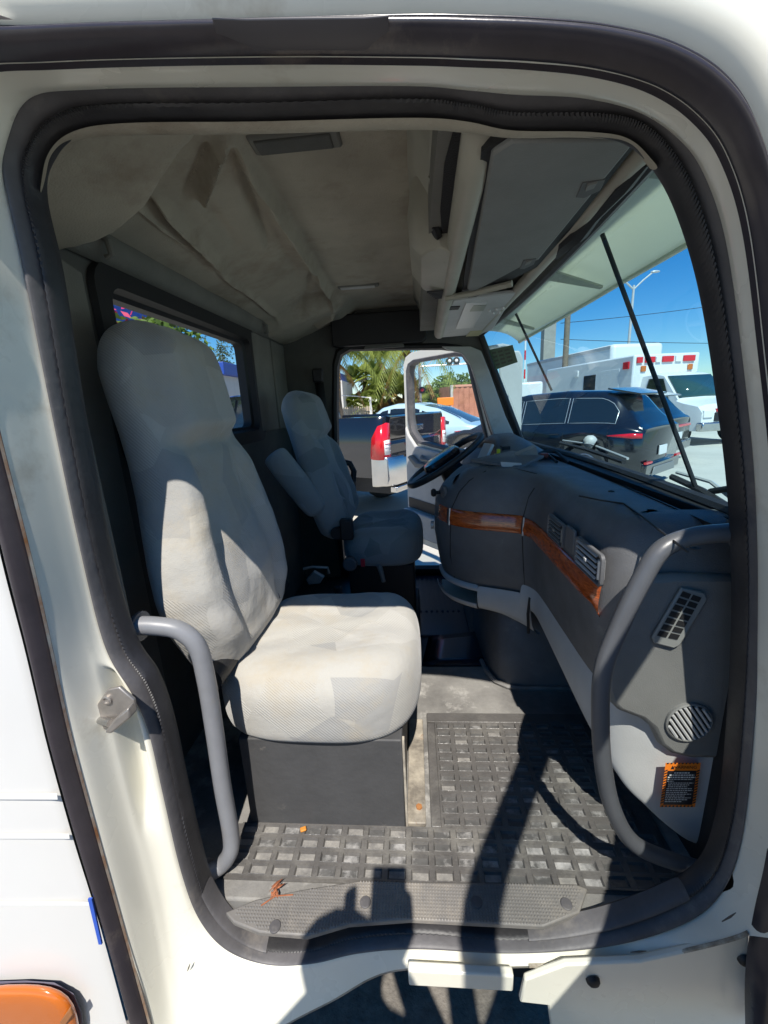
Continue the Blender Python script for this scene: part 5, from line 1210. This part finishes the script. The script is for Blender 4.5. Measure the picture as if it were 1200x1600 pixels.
bt_l = at(945, 25.0)
bt = thing('box_lorry', 'tall white box lorry standing behind the ambulance', 'lorry', bt_l + al * 1.55, math.atan2(ah.y, ah.x))
mesh_obj('cargo_box', MB().box((-10, -1.55, 1.0), (0, 1.55, 4.35)), m_pwhite, parent=bt, bevel=.2)
mesh_obj('edge_rail', MB().box((-9.9, -1.56, 4.1), (-.2, -1.52, 4.28)), m_lgrey, parent=bt)
mesh_obj('cab', MB().box((0.02, -1.2, .6), (2.0, 1.2, 2.9)), m_pwhite, parent=bt, bevel=.15)
for sg in (1, -1):
    for xc in (-8, 1.0): wheel(bt, xc, sg * 1.25, .5, .3)
tr_ = thing('cargo_trailer', 'pale grey trailer at the far right beyond the ambulance', 'trailer', (24.5, 27, GZ), R(10))
mesh_obj('trailer_box', MB().box((-5.5, -1.3, 1.1), (8, 1.3, 3.9)), mat('pale_trailer', (.45, .48, .50), .5, var=.1, vscale=1), parent=tr_, bevel=.05)
for sg in (1, -1):
    for xc in (5, 6.2): wheel(tr_, xc, sg * 1.2, .5, .3)
lv = thing('delivery_van', 'white van end showing beyond the grey mirror', 'van', at(826, 24) + V((0, 1, 0)), R(80))
mesh_obj('van_body', MB().box((0, -.9, .4), (5, .9, 2.6)), m_pwhite, parent=lv, bevel=.12)
mesh_obj('tail_lamp', MB().box((-.03, .5, 2.2), (0, .8, 2.4)), m_amber, parent=lv)
for sg in (1, -1):
    for xc in (.9, 4.1): wheel(lv, xc, sg * .88, .36, .22)

# poles, street lamp, cables
m_conc = mat('concrete_pole', (.33, .31, .27), .85, var=.15, vscale=3, bump=.3)
m_wpole = mat('weathered_wood', (.22, .17, .12), .85, var=.3, vscale=6)
def pole(name, label, px, D, r0, r1, h, mt, sq=False):
    b_ = at(px, D); o = thing(name, label, 'pole', b_)
    mesh_obj('shaft', MB().tube([(0, 0, 0), (0, 0, h)], [r0, r1], 4 if sq else 12), mt, parent=o, smooth=not sq); return o
p1_ = pole('utility_pole', 'thick square concrete utility pole rising behind the black SUV', 849, 44, .78, .72, 19, m_conc, True)
p2_ = pole('utility_pole', 'thin brown wooden utility pole beside the concrete one', 876, 29, .19, .15, 12, m_wpole)
mesh_obj('transformer', MB().cyl((-.45, 0, 6.6), (-.45, 0, 7.5), .22, .22, 12), m_lgrey, parent=p2_)
mesh_obj('cross_arm', MB().box((-1.1, -.06, 9.5), (1.1, .06, 9.65)), m_wpole, parent=p2_)
lpz = thing('street_lamp', 'tall grey street lamp with a forked arm against the sky', 'street lamp', at(968, 36))
mesh_obj('shaft', MB().cyl((0, 0, 0), (0, 0, 9.6), .13, .08, 10), m_lgrey, parent=lpz)
for dx, dz in ((-1.6, 1.3), (1.3, 1.1)):
    mesh_obj('arm', MB().tube([(0, 0, 9.3), (dx * .5, 0, 9.3 + dz * .55), (dx, 0, 9.3 + dz)], .06, 6), m_lgrey, parent=lpz)
    mesh_obj('lamp_head', MB().ball((dx * 1.12, 0, 9.32 + dz), (.35, .14, .09)), m_silver, parent=lpz)
def cable(label, a_, b_, sag):
    pts = [lerp(a_, b_, k / 16) - V((0, 0, sag * 4 * (k / 16) * (1 - k / 16))) for k in range(17)]
    tag(mesh_obj('power_line', MB().tube(pts, .018, 5), m_black), label, 'cable')
cable('power line crossing the sky high above the ambulance', OP(876, 505, 29), OP(1330, 440, 40), .3)
cable('power line crossing low above the palms to the open door', OP(470, 615, 26), OP(690, 545, 26), .35)
cable('lower power line beneath the street lamp arm', OP(876, 530, 29), OP(1400, 530, 42), .3)
bm_ = thing('barrier_mast', 'thin red and white mast behind the green paper sticker', 'mast', at(816, 30))
for k in range(10):
    mesh_obj('mast_section', MB().cyl((0, 0, .6 * k), (0, 0, .6 * k + .6), .06, .06, 8), m_redl if k % 2 else m_pwhite, parent=bm_)

# foliage
def leafmat(name, col, col2): 
    M = mat(name, col, .6, var=.3, vscale=1.3, col2=col2); translucent(M, col, .35); return M
m_pg = leafmat('palm_green', (.26, .31, .05), (.12, .17, .03))
m_py = leafmat('dry_palm', (.46, .27, .08), (.26, .14, .05))
m_bush = leafmat('bush_green', (.16, .25, .04), (.07, .12, .02))
m_trunk = mat('palm_trunk', (.16, .125, .09), .9, var=.4, vscale=8, bump=.5, bscale=20)
def frond(mb, base, d, ln, droop, n=16, lw=.35, fan=False):
    d = V(d).normalized(); side = d.cross(V((0, 0, 1))); side.normalize() if side.length > .01 else None
    if fan:
        c_ = base + d * ln * .5 - V((0, 0, droop * ln * .15)); mb.tube([base, c_], .02, 4)
        up = side.cross(d)
        for k in range(-9, 10):
            a_ = k * .16; dd_ = (d * cos(a_) + side * sin(a_)).normalized(); e = c_ + dd_ * ln * .55 + V((0, 0, -droop * ln * .25 - .12 * abs(a_) * ln)) ; w_ = dd_.cross(up) * .045 * ln
            md_ = lerp(c_, e, .55) + V((0, 0, .04 * ln)); mb.add([c_, md_ + w_, e, md_ - w_], [(0, 1, 2, 3)])
        return
    pts = []
    for k in range(n + 1):
        t = k / n; pts.append(base + d * (ln * t) + V((0, 0, ln * (.35 * t - (.35 + droop) * t * t))))
    mb.tube(pts, [.03 * (1 - .8 * k / n) for k in range(n + 1)], 4)
    for k in range(2, n + 1):
        t = k / n; l_ = ln * lw * (1 - .6 * abs(t - .4)); tg_ = (pts[k] - pts[k - 1]).normalized()
        for sg in (1, -1):
            for jj in (0, .5):
                p = lerp(pts[k - 1], pts[k], jj); e = p + (side * sg * .75 + tg_ * .5 + V((0, 0, -.45 - random.random() * .5))).normalized() * l_ * random.uniform(.8, 1.1)
                w_ = tg_ * .035; mb.add([p - w_, p + w_, e], [(0, 1, 2)])
def palm(label, px, D, h, ln, kind, n=20, dry=10):
    o = thing('palm_tree', label, 'palm', at(px, D), random.uniform(0, 6), 'palms along the far fence')
    mesh_obj('trunk', MB().tube([(0, 0, 0), (.08, .03, h * .5), (0, 0, h)], [.22, .17, .16], 10), m_trunk, parent=o)
    mb = MB(); md = MB()
    for k in range(n):
        a_ = k * 2.399; el = random.uniform(-.25, 1.1)
        frond(mb, V((0, 0, h)), (cos(a_) * cos(el), sin(a_) * cos(el), sin(el)), ln * random.uniform(.8, 1.1), random.uniform(.5, .9), fan=kind == 'fan')
    for k in range(dry):
        a_ = k * 2.1; el = random.uniform(-1.2, -.4)
        frond(md, V((0, 0, h - .2 - random.random() * .5)), (cos(a_) * cos(el), sin(a_) * cos(el), sin(el)), ln * .75, .5, fan=kind == 'fan')
    mesh_obj('crown', mb, m_pg, parent=o, smooth=False)
    if dry: mesh_obj('dry_skirt', md, m_py, parent=o, smooth=False)
    return o
palm('bushy fan palm right of the white post, skirted in dry fronds', 612, 27, 2.9, 1.7, 'fan', 30, 30)
palm('fan palm with a slim bare trunk left of the white post', 577, 29, 3.7, 1.6, 'fan', 28, 12)
palm('low fan palm half hidden behind the picket fence', 560, 26, 1.8, 1.5, 'fan', 22, 16)
palm('feather palm drooping in at the top left of the doorway', 536, 20, 4.3, 2.3, 'feather', 26, 3)
palm('tall feather palm hanging over the open door top', 640, 23, 4.9, 3.0, 'feather', 30, 4)
palm('golden dry fan palm close to the open door edge', 636, 28, 2.6, 1.6, 'fan', 18, 34)
palm('feather palm behind the fan palms in the middle', 600, 32, 5.4, 2.4, 'feather', 24, 4)
def leafy(name, label, cat, loc, size, n, mt, leaf=.16, flowers=None, group=None, clumps=14, trunk=True):
    o = thing(name, label, cat, loc, 0, group); sx, sy, sz = size
    cl = [V((random.uniform(-.7, .7) * sx, random.uniform(-.7, .7) * sy, sz * random.uniform(.25, .85))) for _ in range(clumps)]
    if trunk:
        mb = MB()
        for c_ in cl[:7]: mb.tube([(0, 0, 0), lerp(V((0, 0, 0)), c_, .5) + V((0, 0, .1 * sz)), c_], [.07, .04, .015], 5)
        mesh_obj('stem', mb, m_trunk, parent=o)
    mb = MB(); mf = MB()
    for k in range(n):
        c_ = random.choice(cl); v_ = V((random.gauss(0, 1), random.gauss(0, 1), random.gauss(0, 1))); v_ = v_.normalized() * random.random() ** .4
        p = c_ + V((v_.x * sx * .38, v_.y * sy * .38, v_.z * sz * .2)); a_ = V((random.gauss(0, 1), random.gauss(0, 1), random.gauss(0, .6))).normalized(); b_ = a_.orthogonal().normalized()
        s_ = leaf * random.uniform(.6, 1.2); tgt = mf if (flowers and cl.index(c_) % 3 == 0 and random.random() < .6 and v_.length > .5) else mb
        tgt.add([p - a_ * s_, p + b_ * s_ * .45, p + a_ * s_, p - b_ * s_ * .45], [(0, 1, 2, 3)])
    mesh_obj('foliage', mb, mt, parent=o, smooth=False)
    if flowers: mesh_obj('blossom', mf, flowers, parent=o, smooth=False)
    return o
leafy('bush', 'green leafy bush seen through the open door window', 'bush', at(688, 33), (1.6, 1.2, 3.4), 2600, m_bush, .2)
leafy('broadleaf_tree', 'rounded green tree topping out above the rusty container', 'tree', at(722, 48), (3.2, 2.5, 5.2), 3000, m_bush, .3)
m_mag = mat('magenta_bracts', (.55, .02, .10), .6, var=.3, vscale=4)
bg_p = OP(246, 560, 8.0)
leafy('bougainvillea', 'green bougainvillea with magenta blossom outside the rear window', 'shrub', (bg_p.x, bg_p.y, GZ), (.95, .9, 4.0), 3600, m_bush, .10, m_mag, clumps=22)
for px, D, h in ((332, 44, 10.5), (352, 46, 9.0), (373, 42, 10.0)):
    leafy('pine_tree', {332: 'leftmost wispy pine beyond the blue building', 352: 'middle shorter wispy pine beyond the blue building', 373: 'wispy pine nearest the dark lettered panel'}[px], 'pine', at(px, D), (1.3, 1.2, h), 1500, leafmat('pine_green_%d' % px, (.09, .13, .05), (.05, .07, .03)), .16, group='pines behind the blue building', clumps=22)

# buildings
m_bluef = mat('blue_fascia_paint', (.02, .07, .36), .5, var=.1)
m_wallw = mat('white_wall', (.62, .61, .58), .8, var=.1, vscale=1, bump=.2)
b1 = thing('building', 'blue fronted building behind the magenta bougainvillea', 'building', (-12, 10, GZ))
mesh_obj('wall', MB().box((-2, -3.4, 0), (2.5, 6.2, 4.3)), mat('blue_wall', (.025, .06, .22), .6, var=.15, vscale=1), parent=b1)
rf = mesh_obj('roof', MB().box((-2.3, -3.7, 4.47), (2.9, 6.5, 5.25)), m_bluef, parent=b1, bevel=.03)
mesh_obj('white_band', MB().box((2.4, -3.7, 4.30), (2.94, 6.5, 4.47)), m_pwhite, parent=b1)
mesh_obj('window', MB().box((2.48, -1, 1.2), (2.53, 1, 2.4)), m_dkglass, parent=b1)
b2 = thing('building', 'low white building with a blue roof band far behind the seats', 'building', (-16, 34, GZ))
mesh_obj('wall', MB().box((-6, -8, 0), (4, 10, 4.1)), m_wallw, parent=b2)
mesh_obj('roof', MB().box((-6.3, -8.3, 4.1), (4.4, 10.3, 4.85)), m_bluef, parent=b2, bevel=.04)
mesh_obj('door', MB().box((3.98, 0, 0), (4.05, 2.5, 2.4)), m_dkglass, parent=b2)
b3p = at(527, 24)
b3 = thing('shed', 'white shed with a bright blue roof left of the palms', 'shed', (b3p.x - 1.2, b3p.y + 1, GZ))
mesh_obj('wall', MB().box((-3, -1, 0), (1.75, 3, 3.2)), m_wallw, parent=b3)
mesh_obj('roof', MB().box((-3.2, -1.2, 3.2), (1.4, 3.2, 3.75)), m_bluef, parent=b3, bevel=.03)
mesh_obj('panel', MB().box((1.0, -1.04, .2), (1.6, -.99, 2.6)), m_lgrey, parent=b3)
# picket fence between the shed and the palms
f0 = at(541, 23); f1 = at(584, 23)
pf = thing('picket_fence', 'pale wooden picket fence below the palms', 'fence', f0)
m_pick = mat('pale_picket_wood', (.52, .44, .34), .8, var=.25, vscale=5)
base_pk = None
for k in range(14):
    q = (f1 - f0) * (k / 13)
    pkt = mesh_obj('picket', MB().prism([(-.045, 0, 0), (.045, 0, 0), (.045, 0, 1.65), (0, 0, 1.75), (-.045, 0, 1.65)], (0, .025, 0)), m_pick, parent=pf, smooth=False) if base_pk is None else base_pk.copy()
    if base_pk is None: base_pk = pkt
    else: C.objects.link(pkt)
    pkt.location = (q.x, q.y, random.uniform(-.04, .04))
for z in (.5, 1.3): mesh_obj('rail', MB().tube([(0, .05, z), ((f1 - f0).x, (f1 - f0).y + .05, z)], .03, 4), m_pick, parent=pf)
gp = thing('post', 'white post with a sagging rail between the fan palms', 'post', at(583, 22.5))
mesh_obj('shaft', MB().box((-.05, -.05, 0), (.05, .05, 2.2)), m_pwhite, parent=gp)
mesh_obj('rail', MB().tube([(0, 0, 2.15), (-.8, 0, 2.28), (-1.5, 0, 2.35)], .025, 6), m_pwhite, parent=gp)
# rusty container
cn0 = at(706, 30)
cn = thing('shipping_container', 'rusty salmon red shipping container seen past the steering wheel', 'container', cn0, R(18))
m_rust = mat('salmon_container', (.46, .20, .13), .7, var=.2, vscale=2, stains=((.24, .09, .05), 1.4, .5, .75), bump=.2)
rr = []
for k in range(60):
    x = k * .1; d = .045 if (k // 2) % 2 else 0; rr.append([V((x, d, .15)), V((x, d, 2.75))])
mesh_obj('corrugated_side', MB().loft(rr, False, False, False), m_rust, parent=cn, smooth=False)
mesh_obj('container_body', MB().box((0, .06, .12), (5.9, 2.4, 2.78)), m_rust, parent=cn)
mesh_obj('edge_rail', MB().box((-.03, -.03, 2.72), (5.95, .08, 2.86)), mat('pale_salmon', (.55, .28, .20), .7), parent=cn)
mesh_obj('corner_post', MB().box((-.05, -.035, 0), (.12, .1, 2.86)), m_lgrey, parent=cn)
mesh_obj('pale_patch', MB().prism([(2.2, -.006, 1.2), (2.9, -.006, 1.0), (3.0, -.006, 2.2), (2.5, -.006, 2.4), (2.1, -.006, 2.0)], (0, -.004, 0)), m_wallw, parent=cn)
tag(mesh_obj('road_barrier', MB().box((-.55, -.05, 1.5), (.55, .05, 2.05), Matrix.Translation(at(697, 29.5))).box((-.5, -.04, 0), (-.42, .04, 1.5), Matrix.Translation(at(697, 29.5))).box((.42, -.04, 0), (.5, .04, 1.5), Matrix.Translation(at(697, 29.5))), mat('safety_orange', (.85, .22, .01), .5), bevel=.04), 'orange board in front of the green bush', 'board')
# crossing gantry
cg = thing('crossing_gantry', 'railway crossing gantry with round signal lamps over the street', 'signal', at(659, 26))
mesh_obj('mast', MB().cyl((0, 0, 0), (0, 0, 4.4), .09, .08, 10), m_silver, parent=cg)
for z in (3.85, 4.3): mesh_obj('beam', MB().cyl((0, 0, z), (3.6, 0, z), .05, .05, 8), m_silver, parent=cg)
for k in range(8): mesh_obj('brace', MB().cyl((k * .45, 0, 3.85), (k * .45 + .45, 0, 4.3), .025, .025, 5), m_silver, parent=cg)
for x, z in ((1.75, 4.05), (2.15, 4.05), (.12, 2.5), (-.1, 1.7)):
    sg_ = mesh_obj('signal_disc', MB().lathe((x, -.1, z), (0, -1, 0), [(.2, 0), (.2, .03), (.1, .05), (0, .05)], 18), m_black, parent=cg)
    mesh_obj('signal_lens', MB().lathe((x, -.15, z), (0, -1, 0), [(.09, 0), (.07, .02), (0, .03)], 12), m_redl if z < 3 else m_whl, parent=sg_)
# narrow black panel with white lettering outside the rear window
tpn = thing('lettered_panel', 'narrow black upright panel with white lettering outside the rear window', 'sign', (0, 0, 0), world=True)
q = [P(x, y, y=2.35) for x, y in ((381,536),(392,541),(395,600),(396,668),(386,668),(381,600))]
mesh_obj('panel', MB().prism(q, (0, .03, 0)), mat('navy_black_panel', (.015, .02, .03), .3), parent=tpn, bevel=.003)
mesh_obj('panel_stand', MB().box((q[3].x - .06, 2.36, GZ), (q[3].x - .0, 2.375, q[3].z)), m_black, parent=tpn)
a_ = P(389, 660, y=2.347); b_ = P(387, 550, y=2.347); ux = (b_ - a_).normalized(); un = V((0, -1, 0)); uy = un.cross(ux)
c_ = lerp(a_, b_, .62)
mt_ = Matrix(((ux.x, uy.x, un.x, c_.x), (ux.y, uy.y, un.y, c_.y), (ux.z, uy.z, un.z, c_.z), (0, 0, 0, 1)))
text_obj('lettering', 'TRACKER', .062, mt_, m_ink, tpn)
rv2 = thing('delivery_van', 'white van below the blue roof band beyond the rear window', 'van', at(352, 13), R(95))
mesh_obj('van_body', MB().box((0, -.9, .4), (5, .9, 1.9)), mat('dark_van_paint', (.05, .07, .08), .3, coat=.5), parent=rv2, bevel=.12)
mesh_obj('window', MB().box((-.02, -.7, 1.2), (.02, .7, 1.75)), m_dkglass, parent=rv2)
rv2['label'] = 'dark low van below the blue roof band beyond the rear window'
for sg in (1, -1):
    for xc in (.9, 4.1): wheel(rv2, xc, sg * .88, .36, .22)

# ================================================================== PHOTOGRAPHER (behind the camera; only the shadow shows)
m_shirt = mat('grey_shirt', (.18, .18, .2), .9); m_jean = mat('blue_jeans', (.05, .07, .12), .9); m_skin = mat('skin', (.45, .28, .2), .6); m_hair = mat('dark_hair', (.02, .015, .012), .7)
pe = thing('person', 'person in grey shirt and jeans holding a phone up with both hands', 'person', (-.12, -.86, GZ), 0)
def skin_body(name, joints, bones, mt, par, sub=2):
    me = bpy.data.meshes.new(name); me.from_pydata([j[0] for j in joints], bones, []); o = bpy.data.objects.new(name, me); C.objects.link(o); o.parent = par
    md = o.modifiers.new('skin', 'SKIN'); md.use_smooth_shade = True
    for i, j in enumerate(joints): me.skin_vertices[0].data[i].radius = (j[1], j[1] if len(j) < 3 else j[2])
    me.skin_vertices[0].data[0].use_root = True
    md2 = o.modifiers.new('sub', 'SUBSURF'); md2.levels = sub; md2.render_levels = sub
    me.materials.append(mt); return o
pz = 1.70
J_ = [((0,-.06,.92),.15,.11), ((0,-.05,1.12),.15,.10), ((0,-.02,1.34),.17,.10), ((0,.0,1.45),.07,.07), ((0,.04,1.53),.058), ((0,.06,1.62),.098,.105), ((0,.05,1.71),.085,.09),
      ((.21,.0,1.39),.062), ((.20,.12,1.22),.055), ((.085,.165,1.53),.038), ((-.21,.0,1.39),.062), ((-.20,.14,1.22),.05), ((.01,.165,1.52),.034),
      ((.10,-.06,.86),.09), ((.12,-.03,.48),.062), ((.13,-.06,.08),.042), ((.14,.10,.03),.04), ((-.10,-.06,.86),.09), ((-.12,-.03,.48),.062), ((-.13,-.06,.08),.042), ((-.14,.10,.03),.04)]
B_ = [(0,1),(1,2),(2,3),(3,4),(4,5),(5,6),(2,7),(7,8),(8,9),(2,10),(10,11),(11,12),(0,13),(13,14),(14,15),(15,16),(0,17),(17,18),(18,19),(19,20)]
skin_body('body', J_, B_, m_shirt, pe)
mesh_obj('hair', MB().ball((0, .03, 1.70), (.105, .11, .09)), m_hair, parent=pe)
for sg, wx in ((1, .085), (-1, .01)):
    hx = .105 if sg > 0 else .03
    fj = [((wx, .165, 1.53), .03), ((hx + sg * .015, .17, 1.585), .032, .02)]; fb = [(0, 1)]
    for k in range(4):
        n0 = len(fj); z = 1.60 + k * .021
        fj += [((hx + sg * .03, .18, z), .009), ((hx + sg * .034, .197, z + .012), .0085), ((hx + sg * .012, .208, z + .018), .0072)]
        fb += [(1, n0), (n0, n0 + 1), (n0 + 1, n0 + 2)]
    n0 = len(fj); fj += [((hx + sg * .005, .16, 1.62), .010), ((hx - sg * .012, .168, 1.645), .0085)]; fb += [(1, n0), (n0, n0 + 1)]
    skin_body('hand', fj, fb, m_skin, pe)
mesh_obj('jeans', MB().tube([(0, -.06, .95), (0, -.06, .80)], [.17, .185], 16), m_jean, parent=pe)
ang = math.atan2(-ROWS[2].z, ROWS[2].y)
Mp = Matrix.Translation(CAM) @ m.to_3x3().to_4x4()
ph_ = thing('phone', 'dark phone held upright in both hands', 'phone', CAM)
tmp = MB().box((-.070, -.13, .012), (.012, .042, .021), m.to_3x3().to_4x4())
mesh_obj('case', tmp, m_black, parent=ph_, bevel=.003)
mesh_obj('screen', MB().box((-.067, -.127, .021), (.009, .039, .0222), m.to_3x3().to_4x4()), m_dkglass, parent=ph_)
